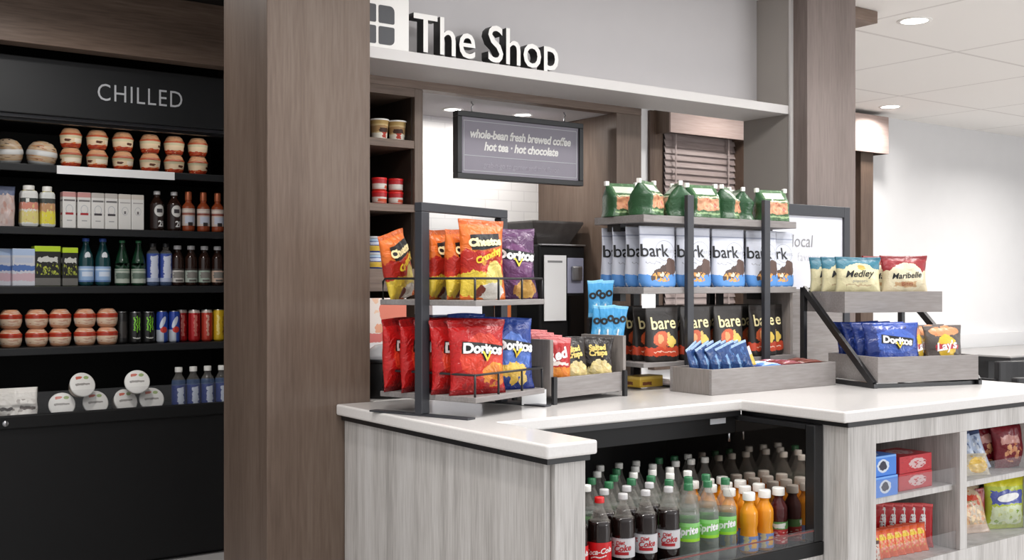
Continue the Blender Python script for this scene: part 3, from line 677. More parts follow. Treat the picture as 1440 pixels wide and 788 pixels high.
for i, (x, c) in enumerate(zip([1.905, 1.975, 2.045, 2.115], ((206, 202, 196), (176, 186, 176), (170, 186, 172), (206, 178, 160)))):
    M[f'tea_label{i}'] = design('tea_label', c, [R(0, .86, 1, 1, (60, 52, 48)), R(.34, .3, .66, .74, (128, 124, 118), w=1), R(.4, .05, .6, .2, (96, 92, 88))], rough=.4)
    put(f'tea{i}', bottle('tea_bottle', .205, .031, .016, .135, M['tea'], M['cap_clear'], .020, label=(.018, .088, M[f'tea_label{i}']), seg=18), (x, 5.53, Z3), 0, f'dark iced tea bottle with a {["cream","sage","mint","peach"][i]} label, {col_ord(i, 4)}', 'bottle', 'dark tea bottles on the third chilled shelf')

# --- shelf 4
M['pud'] = design('peach_pudding_cup', (222, 196, 170), [R(0, 0, 1, .25, (206, 150, 116), w=1), R(0, .80, 1, 1, (172, 52, 34)), B(.5, .5, .18, .22, (176, 96, 66), (236, 220, 200), s=9, th=.4), R(.2, .3, .3, .7, (240, 230, 218)), R(.72, .3, .84, .7, (240, 230, 218))], rough=.3)
M['pud_lid'] = design('peach_dome_lid', (216, 160, 126), [R(0, 0, 1, .3, (182, 62, 40)), B(.5, .62, .2, .3, (240, 226, 210), (196, 110, 80), s=8, th=.45)], rough=.25)
pud = cup('pudding_cup', [(0, 0), (.036, 0), (.044, .008), (.050, .030), (.051, .048), (.050, .056)], M['pud'], [(.051, .056), (.052, .060), (.045, .068), (.037, .080), (.031, .086), (.028, .088), (0, .088)], M['pud_lid'])
for i, x in enumerate([1.115, 1.23, 1.335, 1.45, 1.555]):
    for k in range(2):
        put('pud', pud, (x, 5.53, Z4 + k*.0885), 0, f'{"upper" if k else "lower"} peach dessert cup on the fourth shelf, {["far end stack","second stack","middle stack","fourth stack","stack beside the black cans"][i]}', 'dessert cup', 'peach dessert cups on the fourth chilled shelf')
M['blackcan'] = design('black_can', (28, 27, 27), [R(.42, .2, .6, .7, (60, 56, 54), w=1)], rough=.3)
M['claw'] = design('black_energy_can', (20, 20, 20), [R(.425, .42, .455, .86, (120, 196, 40), w=1), R(.485, .36, .515, .9, (120, 196, 40), w=1), R(.55, .42, .58, .84, (120, 196, 40), w=1), R(.40, .16, .60, .21, (196, 196, 190), w=1)], rough=.3)
M['bluecan'] = design('blue_silver_can', (34, 62, 150), [R(0, 0, .5, .42, (190, 196, 206)), R(.5, .42, 1, 1, (36, 70, 160)), R(.5, 0, 1, .42, (42, 74, 160)), E(.5, .42, .10, .10, (206, 60, 50)), E(.47, .66, .06, .2, (206, 212, 226), r=20)], rough=.25, metal=.2)
M['redcan'] = design('red_can', (178, 30, 34), [R(0, .92, 1, 1, (206, 190, 180)), R(.44, .2, .52, .85, (214, 120, 110), w=1), R(.56, .15, .60, .9, (130, 18, 22), w=1)], rough=.22, metal=.25)
M['redcan2'] = design('orange_red_can', (186, 60, 44), [R(0, .92, 1, 1, (206, 190, 180)), R(.44, .2, .50, .85, (226, 170, 150), w=1)], rough=.22, metal=.25)
M['yelcan'] = design('yellow_can', (214, 176, 40), [R(.40, .2, .46, .85, (236, 210, 120), w=1), R(.56, .2, .6, .8, (150, 110, 30), w=1)], rough=.22, metal=.2)
put('blackcan', can('drink_can', .160, .030, M['blackcan']), (1.632, 5.55, Z4), 0, 'plain black can beside the peach dessert cups', 'can')
for i, x in enumerate([1.692, 1.757]): put('claw', can('drink_can', .158, .0315, M['claw']), (x, 5.53, Z4), 0, f'black energy drink can with green claw marks, {"next to the plain black can" if i == 0 else "next to the blue cans"}', 'can', 'black energy cans with green claws')
for i, x in enumerate([1.826, 1.888]): put('bluecan', can('drink_can', .160, .029, M['bluecan']), (x, 5.53, Z4), 0, f'blue and silver energy drink can, {"next to the black cans" if i == 0 else "next to the red cans"}', 'can', 'blue and silver cans')
for i, (x, k) in enumerate(zip([1.942, 1.992, 2.058], ('redcan', 'redcan', 'redcan2'))): put(k+'x', can('drink_can', .165, .0295, M[k]), (x, 5.53 + (.045 if i == 0 else 0), Z4), 0, ['red can set back, next to the blue cans', 'deep red can, middle one of the three red cans', 'orange red can next to the yellow can'][i], 'can')
put('yelcan', can('drink_can', .165, .030, M['yelcan']), (2.122, 5.53, Z4), 0, 'yellow drink can nearest the wood column', 'can')

# --- bottom deck
M['wrapper'] = design('sandwich_wrap', (232, 228, 222), [RB(.05, .2, .95, .7, (150, 140, 134), (220, 216, 210), s=8, th=.35), R(.1, .42, .4, .5, (96, 90, 88), w=1), R(.55, .4, .9, .5, (110, 100, 96), w=1)], bump=.5, rough=.4)
put('sandwich', bag('sandwich_pack', 'brick', .20, .165, .11, M['wrapper'], 5.0, crumple=.012), (1.12, 5.45, Z5), 0, 'white wrapped sandwich pack at the far end of the bottom deck', 'sandwich')
M['tublid'] = design('printed_white_lid', (228, 226, 222), [E(.5, .5, .5, .5, (226, 224, 220)), R(.22, .47, .78, .55, (150, 146, 142), w=1), E(.38, .78, .12, .07, (196, 96, 76), w=1), E(.66, .78, .10, .06, (150, 170, 110), w=1)], rough=.4)
M['tubside'] = design('food_tub_side', (186, 168, 152), [RB(0, 0, 1, 1, (150, 116, 96), (214, 204, 192), s=7, th=.5)], rough=.4)
def tub():
    root = bpy.data.objects.new('salad_tub', None); COL.objects.link(root)
    bm = bmesh.new(); lathe(bm, [(0, 0), (.048, 0), (.056, .05)], 22); done(bm, 'bowl', M['tubside'], root)
    bm = bmesh.new(); uvl = bm.loops.layers.uv.verify(); lathe(bm, [(.056, .048), (.059, .05), (.059, .056), (.054, .058), (0, .058)], 28)
    for f in bm.faces:
        for l in f.loops: l[uvl].uv = (.5 + l.vert.co.x/.12, .5 + l.vert.co.y/.12)
    done(bm, 'lid', M['tublid'], root); return root
for i, (x, z, rx, y, s) in enumerate(((1.325, Z5+.056, 1.15, 5.46, 'lying on the deck, nearest the sandwich'), (1.468, Z5+.056, 1.15, 5.46, 'lying on the deck, second from the sandwich'), (1.60, Z5+.056, 1.15, 5.46, 'lying on the deck, third from the sandwich'), (1.74, Z5+.056, 1.15, 5.46, 'lying on the deck, nearest the water bottles'), (1.395, Z5+.150, 1.2, 5.43, 'propped on top, nearest the sandwich'), (1.665, Z5+.150, 1.2, 5.43, 'propped on top, nearest the water bottles'))):
    put('tub', tub, (x, y, z), .1*((i*7) % 5) - .2, f'round white lidded salad tub {s}', 'salad tub', 'round tubs on the bottom deck', rx=rx)
M['wtr_label'] = design('navy_water_label', (36, 58, 130), [R(.43, .1, .57, .92, (210, 218, 234), w=1), R(0, 0, 1, .12, (24, 34, 80))], rough=.35)
wtr = bottle('water_bottle', .225, .034, .016, .15, M['clear'], M['cap_white'], .024, .019, label=(.012, .135, M['wtr_label']), fill=(.16, M['water']), seg=18)
for i, x in enumerate([1.89, 1.965, 2.04, 2.115]): put('wtr', wtr, (x, 5.47, Z5), 0, f'navy labelled water bottle on the bottom deck, {col_ord(i, 4)}', 'bottle', 'water bottles on the bottom deck')

# ================================================================== WALL SHELF UNIT IN THE ALCOVE
def kid(t, name, mat, *a, bevel=0):
    bm = bmesh.new(); box(bm, *a); bmesh.ops.translate(bm, verts=bm.verts, vec=-t.location); return done(bm, name, mat, t, bevel=bevel)
UX0, UX1 = 1.92, 2.384
t = thing('shelf_unit', 'tall walnut shelf unit with dark compartments beside the wood column', 'shelves', (2.15, 4.1, .921))
M['cupboard_dark'] = wood('dark_interior_wood', (52, 42, 36), (44, 35, 30), (60, 49, 42), sc=(20, 20, 2))  # darker brown for the insides of the shelf unit
kid(t, 'side_panel', M['walnut'], 2.344, 3.92, .921, UX1, 4.34, 2.155, bevel=.002)
kid(t, 'side_panel', M['walnut'], UX0, 3.92, .921, UX0+.02, 4.34, 2.155)
kid(t, 'back_panel', M['cupboard_dark'], UX0+.02, 4.32, .921, 2.344, 4.34, 2.12)
kid(t, 'top_panel', M['walnut_h'], UX0+.02, 3.92, 2.12, 2.344, 4.34, 2.155)
for z0, z1 in ((1.906, 1.939), (1.642, 1.674), (1.315, 1.408)):
    kid(t, 'shelf', M['walnut_h'], UX0+.02, 3.922, z0, 2.344, 4.32, z1, bevel=.002)
kid(t, 'lining', M['cupboard_dark'], 2.338, 3.94, 1.408, 2.344, 4.32, 2.12)
M['noodle'] = design('noodle_cup_print', (214, 190, 140), [R(0, .82, 1, 1, (196, 164, 104)), R(.15, .42, .85, .72, (176, 140, 96), w=1), R(.40, .38, .60, .62, (70, 48, 40), w=1), R(0, 0, 1, .36, (232, 226, 212), w=1), R(.45, .1, .55, .4, (180, 60, 44), w=1)], rough=.45)
ndl = cup('noodle_cup', [(0, 0), (.030, 0), (.031, .004), (.038, .078), (.041, .080)], M['noodle'], [(.041, .080), (.0415, .085), (.038, .087), (0, .087)], M['cap_white'])
put('ndl', ndl, (2.222, 4.0, 1.939), .2, 'cream instant noodle cup half behind the wood column, top shelf', 'noodle cup')
put('ndl', ndl, (2.318-.012, 4.0, 1.939), -.3, 'cream instant noodle cup in full view on the top wall shelf', 'noodle cup')
M['redtub'] = design('red_white_tub', (206, 196, 188), [R(0, .66, 1, 1, (176, 38, 44)), R(0, .3, 1, .62, (222, 214, 206), w=1), R(.3, .2, .7, .5, (204, 84, 54), w=1), R(0, 0, 1, .16, (186, 60, 44))], rough=.45)
rtub = cup('soup_tub', [(0, 0), (.027, 0), (.030, .004), (.031, .046)], M['redtub'], [(.031, .046), (.032, .048), (.032, .053), (.030, .055), (0, .055)], M['cap_red'])
for i, x in enumerate([2.13, 2.222, 2.300]):
    for k in range(2): put('rtub', rtub, (x, 4.0, 1.674 + k*.0552), i*.5+k, f'{"upper" if k else "lower"} small red and white soup tub, {["half behind the wood column", "middle stack", "stack nearest the tiled wall"][i]}', 'soup tub', 'red soup tubs on the wall shelf')
M['bluetub'] = design('blue_yellow_tub', (44, 66, 140), [R(0, .82, 1, 1, (176, 200, 222)), R(.1, .1, .9, .5, (222, 186, 70), w=1), B(.5, .35, .3, .2, (232, 206, 120), (196, 140, 50), s=8, th=.4), R(.35, .55, .65, .75, (210, 216, 232), w=1)], rough=.4)
btub = cup('pasta_cup', [(0, 0), (.036, 0), (.039, .004), (.040, .056)], M['bluetub'], [(.040, .056), (.042, .058), (.042, .064), (.039, .066), (0, .066)], M['letter_grey'])
for i, x in enumerate([2.19, 2.285]):
    for k in range(2): put('btub', btub, (x, 3.99, 1.408 + k*.0665), i*.4, f'{"upper" if k else "lower"} blue and yellow pasta cup, {["by the wood column", "by the orange chip bag"][i]}', 'pasta cup', 'blue pasta cups on the wall shelf')

# ================================================================== BACK COUNTER AND COFFEE THINGS
t = thing('back_counter', 'low counter in the alcove under the coffee machine', 'counter', (2.69, 4.02, 0))
kid(t, 'worktop', M['quartz'], 1.94, 3.53, .881, 3.452, 4.528, .92, bevel=.004)
kid(t, 'cabinet', M['walnut'], 1.96, 3.60, 0, 3.45, 4.5, .881)
M['poster'] = design('poster_print', (226, 214, 206), [RB(0, .5, 1, 1, (222, 150, 116), (232, 206, 176), s=6, th=.5), R(0, .36, 1, .50, (206, 110, 104), w=1), R(0, 0, 1, .36, (232, 230, 230)), E(.8, .8, .3, .2, (216, 120, 96), w=1)], rough=.5)
bm = bmesh.new(); uvbox(bm, -.13, -.03, 0, .13, .03, .27)
o = done(bm, 'tea_carton', M['poster'], bevel=.003); o.location = (2.09, 3.80, 1.02); o.rotation_euler.z = .05; tag(o, 'colourful printed carton behind the red chip bags, beside the wood column', 'box')
t2 = thing('carton_rack', 'black wire riser holding the printed carton beside the column', 'rack', (2.09, 3.80, .921))
bm = bmesh.new()
for x in (-.14, .14):
    for y in (-.05, .05): tube(bm, [(x, y, 0), (x, y, .09)], .005)
done(bm, 'legs', M['black'], t2); bm = bmesh.new(); box(bm, -.15, -.06, .09, .15, .06, .0985); done(bm, 'tray', M['black'], t2)
t = thing('lid_canister', 'black canister with a clear domed lid at the foot of the column', 'canister', (2.04, 3.63, .9205))
bm = bmesh.new(); lathe(bm, [(0, 0), (.075, 0), (.08, .01), (.08, .13), (.076, .135)], 28); done(bm, 'body', M['black_mat'], t)
bm = bmesh.new(); lathe(bm, [(.078, .135), (.08, .142), (.066, .175), (.036, .196), (0, .202)], 28); done(bm, 'dome_lid', clear('frosted_dome', fac=.5, body=(196, 198, 202)), t)
bm = bmesh.new(); lathe(bm, [(.081, .132), (.085, .135), (.085, .143), (.081, .146)], 28); done(bm, 'rim', M['black'], t)
# black framed brewer front seen behind the chip rack
t = thing('brewer', 'black coffee brewer with an orange panel behind the chip rack', 'coffee brewer', (2.74, 4.28, .9205))
kid(t, 'body', M['black_mat'], 2.46, 4.12, .9205, 3.02, 4.46, 1.36, bevel=.008)
M['orangecard'] = design('orange_card', (206, 110, 52), [R(.3, .0, .7, .5, (232, 228, 222)), R(.05, .8, .95, .95, (226, 140, 80))], rough=.5)
for x in (2.66, 2.93):
    bm = bmesh.new(); uvbox(bm, x-.045, 4.112, 1.16, x+.045, 4.119, 1.31); bmesh.ops.translate(bm, verts=bm.verts, vec=-t.location); done(bm, 'orange_panel', M['orangecard'], t)
kid(t, 'spout_head', M['steel'], 2.50, 4.05, 1.25, 2.60, 4.118, 1.30, bevel=.006)
kid(t, 'drip_tray', M['charcoal'], 2.48, 4.0, .9205, 3.0, 4.119, .95, bevel=.004)
t = thing('carton_stack', 'white carton with navy stripe behind the red chip bags', 'box', (2.42, 3.78, .9205))
bm = bmesh.new(); uvbox(bm, -.12, -.07, 0, .12, .07, .36); M['navystripe'] = design('white_navy_carton', (226, 226, 230), [R(0, .70, 1, .84, (34, 40, 66)), R(0, .3, 1, .4, (160, 164, 176))], rough=.5); done(bm, 'box', M['navystripe'], t, bevel=.003)

t = thing('coffee_machine', 'black bean to cup coffee machine with a hopper on top', 'coffee machine', (3.27, 4.27, .9205))
kid(t, 'housing', M['black_mat'], 3.13, 4.10, .9205, 3.41, 4.42, 1.535, bevel=.012)
kid(t, 'front_bezel', M['steel'], 3.135, 4.088, 1.525, 3.405, 4.12, 1.534, bevel=.003)
M['cup_window'] = base_mat('grey_lavender_screen', (150, 152, 172), .15)
kid(t, 'screen', M['cup_window'], 3.295, 4.094, 1.30, 3.395, 4.0985, 1.47, bevel=.004)
kid(t, 'spout', M['steel'], 3.315, 4.075, 1.36, 3.375, 4.0935, 1.43, bevel=.006)
kid(t, 'brew_bay', M['black_glass'], 3.30, 4.093, 1.02, 3.40, 4.0985, 1.29, bevel=.003)
kid(t, 'drip_tray', M['charcoal'], 3.15, 4.03, .9205, 3.40, 4.099, .955, bevel=.004)
bm = bmesh.new()
a = [(-.095, -.10), (.095, -.10), (.095, .10), (-.095, .10)]; b = [(-.155, -.14), (.155, -.14), (.155, .14), (-.155, .14)]
va = [bm.verts.new((x, y, .615)) for x, y in a]; vb = [bm.verts.new((x, y, .715)) for x, y in b]; vc = [bm.verts.new((x, y, .726)) for x, y in b]
bm.faces.new(va[::-1]); bm.faces.new(vc)
for k in range(4): bm.faces.new((va[k], va[(k+1)%4], vb[(k+1)%4], vb[k])); bm.faces.new((vb[k], vb[(k+1)%4], vc[(k+1)%4], vc[k]))
done(bm, 'hopper', speck('smoked_hopper', (84, 80, 78), (62, 58, 57), 30, rough=.25), t, bevel=.004)
bm = bmesh.new(); box(bm, -.118, -.183, .25, .012, -.178, .56); done(bm, 'instruction_card', M['paper'], t)
bm = bmesh.new(); box(bm, -.10, -.1835, .525, -.012, -.1829, .535); done(bm, 'print_line', M['ink_grey'], t)

# ================================================================== FRONT COUNTER
t = thing('countertop', 'white quartz worktop with a notch over the open drinks cooler', 'countertop', (3.1, 2.9, .881))
bm = bmesh.new(); prism(bm, [(1.78, 2.298), (1.957, 2.298), (1.957, 2.77), (3.043, 2.77), (3.043, 2.31), (4.53, 2.31), (4.53, 3.519), (1.78, 3.519)], .881, .92)
bmesh.ops.translate(bm, verts=bm.verts, vec=-t.location); done(bm, 'slab', M['quartz'], t, bevel=.007, seg=3)
t = thing('counter_end_cabinet', 'pale grey woodgrain end cabinet under the worktop by the wood column', 'cabinet', (1.88, 2.9, 0))
kid(t, 'panel', M['ash'], 1.812, 2.352, 0, 1.835, 3.515, .862, bevel=.002)
kid(t, 'front_panel', M['ash'], 1.836, 2.335, 0, 1.943, 2.36, .862, bevel=.002)
kid(t, 'body', M['ash'], 1.836, 2.361, 0, 1.943, 3.515, .86)
kid(t, 'shadow_gap_strip', M['black'], 1.800, 2.322, .8625, 1.949, 3.515, .8805)  # black strip standing in for the shade in the gap under the slab

# open drinks cooler in the notch
t = thing('open_drinks_cooler', 'black open drinks cooler full of bottles set into the counter', 'drinks cooler', (2.5, 2.8, 0))
kid(t, 'base_panel', M['ash'], 1.945, 2.43, 0, 3.084, 2.45, .415)
kid(t, 'front_sill', M['black_mat'], 1.945, 2.428, .416, 3.084, 2.452, .462, bevel=.003)
kid(t, 'front_rail', M['plexi'], 1.945, 2.434, .463, 3.036, 2.438, .508)
kid(t, 'rail_strip', base_mat('muted_red_strip', (120, 62, 58), .5), 1.945, 2.432, .500, 3.036, 2.4338, .5045)
kid(t, 'deck', M['black_mat'], 1.945, 2.453, .40, 3.036, 3.15, .43)
kid(t, 'back_panel', M['black_mat'], 1.945, 3.151, .40, 3.06, 3.18, .88)
kid(t, 'end_panel', M['black_mat'], 1.945, 2.453, .431, 1.96, 3.149, .86)
kid(t, 'mirror_panel', M['mirror'], 3.037, 2.47, .40, 3.05, 3.15, .845)
kid(t, 'corner_post', M['black'], 3.037, 2.43, .463, 3.084, 2.469, .862, bevel=.003)
kid(t, 'top_rail', M['black'], 3.037, 2.47, .846, 3.084, 3.15, .862)
kid(t, 'canopy', M['black_mat'], 1.961, 2.79, .80, 3.036, 3.149, .862)
kid(t, 'shadow_gap_strip', M['black'], 1.95, 2.775, .8625, 3.05, 3.149, .8805)  # black fill for the shadow gap along the notch edge
kid(t, 'rating_plate', M['letter_grey'], 2.905, 2.7885, .838, 2.985, 2.7898, .858)
bm = bmesh.new(); tube(bm, [(3.0, 2.786, .80), (3.0, 2.786, .77)], .004); bmesh.ops.translate(bm, verts=bm.verts, vec=-t.location); done(bm, 'hanging_hook', M['steel'], t)

# bottles in the cooler: columns along the front, rows going back
M['cola_red'] = design('red_cola_label', (204, 24, 30), [R(0, .0, 1, .05, (150, 16, 22))], rough=.35)
M['diet'] = design('silver_cola_label', (206, 204, 206), [R(.40, .14, .60, .30, (170, 26, 36)), R(0, .95, 1, 1, (176, 176, 180)), R(.33, .55, .37, .8, (180, 60, 66), w=1)], rough=.35)
M['sprite'] = design('bright_green_label', (116, 190, 84), [R(0, 0, 1, .16, (150, 206, 40)), R(0, .8, 1, 1, (140, 206, 120))], rough=.35)
SH, SR = .267, .036
F45 = -.78
coke = bottle('soda_bottle', SH, SR, .0125, .170, M['clear'], M['cap_red'], .017, .015, label=(.075, .135, M['cola_red']), fill=(.195, M['cola']), waist=.05, letters_=(('Coca-Cola', .022, M['ink_white'], .108, 0, 8, dict(shear=.35, bold=.0006)), ))
def coke_full():
    r = coke(); lab = [c for c in r.children if c.name.startswith('label')][0]
    pts = [(-.026, -.003), (-.012, .002), (.004, .000), (.026, .006), (.026, .010), (.004, .004), (-.012, .006), (-.026, .001)]
    decal('ribbon', shape_bm(pts), M['ink_white'], lab, wrap(SR+.0012, .088), 10, 1); return r
diet = bottle('soda_bottle', SH, SR, .0125, .170, M['clear'], M['cap_clear'], .017, .015, label=(.075, .135, M['diet']), fill=(.195, M['cola']), waist=.05, letters_=(('Diet', .016, M['ink_red'], .121, -.1, 6, dict(shear=.3, bold=.0005)), ('Coke', .026, M['ink_red'], .105, .1, 6, dict(shear=.3, bold=.0007))))
spr = bottle('soda_bottle', SH, SR, .0125, .165, M['clear'], M['cap_green'], .021, .015, label=(.085, .145, M['sprite']), fill=(.17, M['lemon']), letters_=(('Sprite', .033, M['ink_white'], .116, 0, 8, dict(shear=.25, bold=.0014)),))
M['jlabel'] = design('blue_juice_label', (126, 148, 200), [R(.42, 0, .50, 1, (214, 200, 150), w=1), R(.55, .2, .66, .8, (226, 170, 70), w=1)], rough=.4)
jui = bottle('juice_bottle', .207, .031, .016, .135, M['orange_juice'], M['cap_white'], .026, .0215, label=(.012, .062, M['jlabel']), waist=.12)
M['clabel'] = design('cranberry_label', (178, 40, 44), [R(0, .66, 1, 1, (96, 150, 84)), B(.5, .4, .3, .4, (206, 60, 60), (226, 200, 190), s=10, th=.4), R(.40, .70, .62, .92, (226, 226, 216), w=1)], rough=.4)
crn = bottle('juice_bottle', .207, .031, .016, .135, M['cran'], M['cap_white'], .026, .0215, label=(.016, .092, M['clabel']), waist=.10)
clr = bottle('water_bottle', SH, SR, .0125, .165, M['clear'], M['cap_white'], .02, .015, fill=(.18, M['lemon']), label=(.085, .145, design('pale_label', (206, 208, 210), [], rough=.4)))
KIND = {'coke': (coke_full, 'red labelled cola bottle'), 'diet': (diet, 'silver labelled diet cola bottle'), 'spr': (spr, 'green labelled lemon soda bottle'), 'jui': (jui, 'orange juice bottle'), 'crn': (crn, 'dark cranberry juice bottle'), 'clr': (clr, 'clear bottle with a white cap')}
X0 = [1.998, 2.090, 2.182, 2.278, 2.373, 2.472, 2.561, 2.650, 2.734, 2.849, 2.928, 3.000]
FRONT = ['coke', 'coke', 'coke', 'diet', 'diet', 'diet', 'spr', 'spr', 'spr', 'jui', 'jui', 'crn']
FX = ['hidden corner', 'first', 'second', 'first', 'second', 'third', 'first', 'second', 'third', 'first', 'second', '']
for i, (x, k) in enumerate(zip(X0, FRONT)):
    lab = {'coke': ['red labelled cola bottle behind the end cabinet edge', 'red labelled cola bottle mostly hidden by the end cabinet', 'red labelled red capped cola bottle in full view, front row'][min(i, 2)], 'diet': f'silver labelled diet cola bottle in the front row, {["next to the red cola", "middle of three", "next to the lemon soda"][(i-3) % 3]}', 'spr': f'green labelled lemon soda bottle in the front row, {["next to the diet cola", "middle of three", "next to the orange juice"][(i-6) % 3]}', 'jui': f'orange juice bottle in the front row, {["next to the lemon soda", "next to the cranberry juice"][(i-9) % 2]}', 'crn': 'dark cranberry juice bottle at the mirrored end of the front row'}[k]
    put(k, KIND[k][0], (x, 2.556, .43), F45 + .07*((i*5) % 3 - 1), lab, 'bottle', None)
ROWS = [(2.645, ['clr', 'clr', 'clr', 'diet', 'diet', 'diet', 'spr', 'spr', 'spr', 'jui', 'jui', 'jui']),
        (2.732, ['clr', 'clr', 'clr', 'clr', 'spr', 'spr', 'spr', 'clr', 'clr', 'jui', 'jui', 'jui']),
        (2.820, ['clr', 'clr', 'clr', 'spr', 'spr', 'spr', 'clr', 'clr', 'clr', 'jui', 'jui', 'jui']),
        (2.908, ['clr', 'clr', 'spr', 'spr', 'spr', 'clr', 'spr', 'clr', 'clr', 'clr', 'clr', 'clr']),
        (2.996, ['clr', 'clr', 'spr', 'spr', 'spr', 'spr', 'clr', 'clr', 'clr', 'spr', 'spr', 'clr'])]
for r, (y, ks) in enumerate(ROWS):
    seen = [(x, k) for x, k in zip(X0, ks) if (x+.02)/y > .834]          # the others stand wholly behind the end cabinet
    for i, (x, k) in enumerate(seen):
        cnt = [q for _, q in seen[:i]].count(k)
        put(k, KIND[k][0], (x, y, .43), F45 + .3*((i*7+r*3) % 5 - 2), f'{KIND[k][1]}, {ORD[r+1]} cooler row, {ORD[cnt] if cnt else "first"} of its kind', 'bottle', f'bottles in the {ORD[r+1]} row of the cooler')

# shelf cabinet with four bays
t = thing('open_shelf_cabinet', 'pale woodgrain counter cabinet with open shelf bays of snacks', 'cabinet', (3.8, 2.55, 0))
C = lambda n, *a, m=None, b=.0015: kid(t, n, m or M['ash'], *a, bevel=b)
C('stile', 3.087, 2.33, 0, 3.24, 2.80, .862); C('stile', 3.747, 2.33, .355, 3.793, 2.79, .795); C('stile', 4.30, 2.33, 0, 4.50, 2.80, .862)
C('top_rail', 3.2405, 2.33, .795, 4.2995, 2.80, .862); C('bottom_rail', 3.2405, 2.33, 0, 4.2995, 2.80, .355)
C('back_panel', 3.2405, 2.78, .3555, 4.2995, 2.80, .7945)
for a, b in ((3.2405, 3.7465), (3.7935, 4.2995)):
    C('shelf', a, 2.36, .575, b, 2.779, .597); C('clear_guard', a, 2.345, .5972, b, 2.348, .662, m=M['plexi']); C('clear_guard', a, 2.345, .3555, b, 2.348, .425, m=M['plexi'])
C('shadow_gap_strip', 3.08, 2.325, .8625, 4.51, 2.80, .8805, m=M['black'])  # same black stand-in for the shade below the worktop

M['bluecookie'] = design('bright_blue_box', (66, 128, 216), [E(.5, .5, .22, .32, (206, 214, 226), w=1), E(.5, .5, .14, .22, (40, 40, 60), w=1), R(0, .9, 1, 1, (120, 170, 232))], rough=.3)
M['redcookie'] = design('red_box', (184, 34, 44), [E(.55, .5, .26, .3, (206, 176, 176), w=1), RB(.05, .1, .95, .9, (206, 60, 66), (150, 20, 30), s=9, th=.35)], rough=.3)
def snackbox(w, d, h, m):
    return carton('snack_box', w, d, h, m, bevel=.003)
put('bc', snackbox(.155, .15, .072, M['bluecookie']), (3.325, 2.43, .5975), .03, 'bright blue cookie box, lower of two on the shelf bay', 'box')
put('bc', None, (3.322, 2.435, .6700), .0, 'bright blue cookie box stacked on top of another blue box', 'box')
put('rc', snackbox(.205, .15, .062, M['redcookie']), (3.545, 2.455, .5975), 0, 'red snack box, lower of two beside the blue boxes', 'box')
put('rc', None, (3.547, 2.457, .6600), .02, 'red snack box stacked on top of another red box', 'box')
put('bb', snackbox(.10, .05, .085, design('maroon_box', (96, 50, 48), [R(0, .8, 1, 1, (140, 130, 122))])), (3.30, 2.62, .5975), 0, 'maroon box standing behind the blue cookie boxes', 'box')
M['redbar'] = design('red_bar_wrapper', (178, 24, 32), [R(.35, .12, .65, .9, (232, 226, 224), w=1), R(.42, .18, .58, .84, (190, 30, 38), w=1), R(0, .94, 1, 1, (220, 90, 90))], rough=.25, bump=.25)
redbar = bag('candy_bar_pack', 'pillow', .085, .165, .024, M['redbar'], 2.0, [('lettering', T('Skittles', .030, bold=.001), M['ink_white'], .5, .5, 90)], crumple=.002)
for i in range(11):
    put('redbar', redbar, (3.37 + .030*i, 2.66 - .022*i, .356), -.75, f'red candy pack in the lower shelf bay, {ORD[10-i] if i < 10 else "nearest"} {"from" if i < 10 else "to"} the divider', 'candy', 'row of red candy packs')
M['orangebar'] = design('orange_bar_wrapper', (222, 88, 32), [RB(.1, .2, .9, .6, (232, 170, 70), (206, 120, 60), s=8, th=.45), R(.2, .6, .8, .8, (240, 200, 80), w=1), R(0, .94, 1, 1, (180, 60, 20))], rough=.25, bump=.25)
orb = bag('candy_bar_pack', 'pillow', .10, .105, .03, M['orangebar'], 4.0, [('lettering', T("Reese's", .022, bold=.001, shear=.15), M['ink_yellow'], .5, .68, 4)], crumple=.003)
for i in range(7):
    put('orb', orb, (3.350 + .042*i, 2.43 - .003*i, .356), -.35, f'orange peanut candy pack in front of the red packs, {ORD[6-i] if i < 6 else "nearest"} {"from" if i < 6 else "to"} the divider', 'candy', 'row of orange candy packs', rx=-.25)
M['brownbar'] = design('brown_white_wrapper', (206, 190, 178), [RB(0, .2, 1, .8, (96, 60, 48), (190, 90, 60), s=7, th=.4), R(0, .86, 1, 1, (80, 44, 36))], rough=.3, bump=.3)
for i in range(2): put('brb', bag('candy_bar_pack', 'pillow', .075, .085, .025, M['brownbar'], 6.0, crumple=.003), (3.285, 2.375 + .035*i, .356), -.3, ['front', 'rear'][i] + ' brown and white candy pack beside the white stile', 'candy', rx=-.2)

M['bwpack'] = design('blue_white_packet', (186, 200, 224), [RB(.05, .3, .95, .9, (90, 110, 150), (222, 228, 236), s=7, th=.45), R(0, .9, 1, 1, (60, 74, 110)), R(.3, .1, .7, .3, (60, 80, 140), w=1)], rough=.3, bump=.3)
bwp = bag('snack_packet', 'pillow', .105, .155, .035, M['bwpack'], 7.0, crumple=.003)
for i in range(4): put('bwp', bwp, (3.975 + .042*i, 2.52 - .018*i, .598), -.5, f'blue and white packet leaning in the upper bay, {["first", "second", "third", "fourth"][i]} from the divider', 'packet', 'blue and white packets', rx=-.2, ry=-.25)
M['yelclear'] = design('clear_yellow_pouch', (206, 196, 176), [E(.5, .45, .36, .36, (226, 186, 76), w=1), B(.5, .5, .45, .4, (232, 210, 140), (214, 160, 60), s=7, th=.4)], rough=.25, bump=.4)
put('yelclear', bag('snack_packet', 'pillow', .13, .085, .04, M['yelclear'], 8.0), (3.985, 2.405, .598), -.3, 'small clear yellow snack pouch in front of the blue and white packets', 'packet', rx=-.3)
M['maroonbag'] = design('maroon_bag', (120, 20, 34), [R(.2, .55, .8, .72, (206, 150, 140), w=1), B(.55, .35, .3, .22, (226, 170, 120), (190, 110, 80), s=7, th=.5), R(0, .92, 1, 1, (90, 14, 26))], rough=.25, bump=.35)
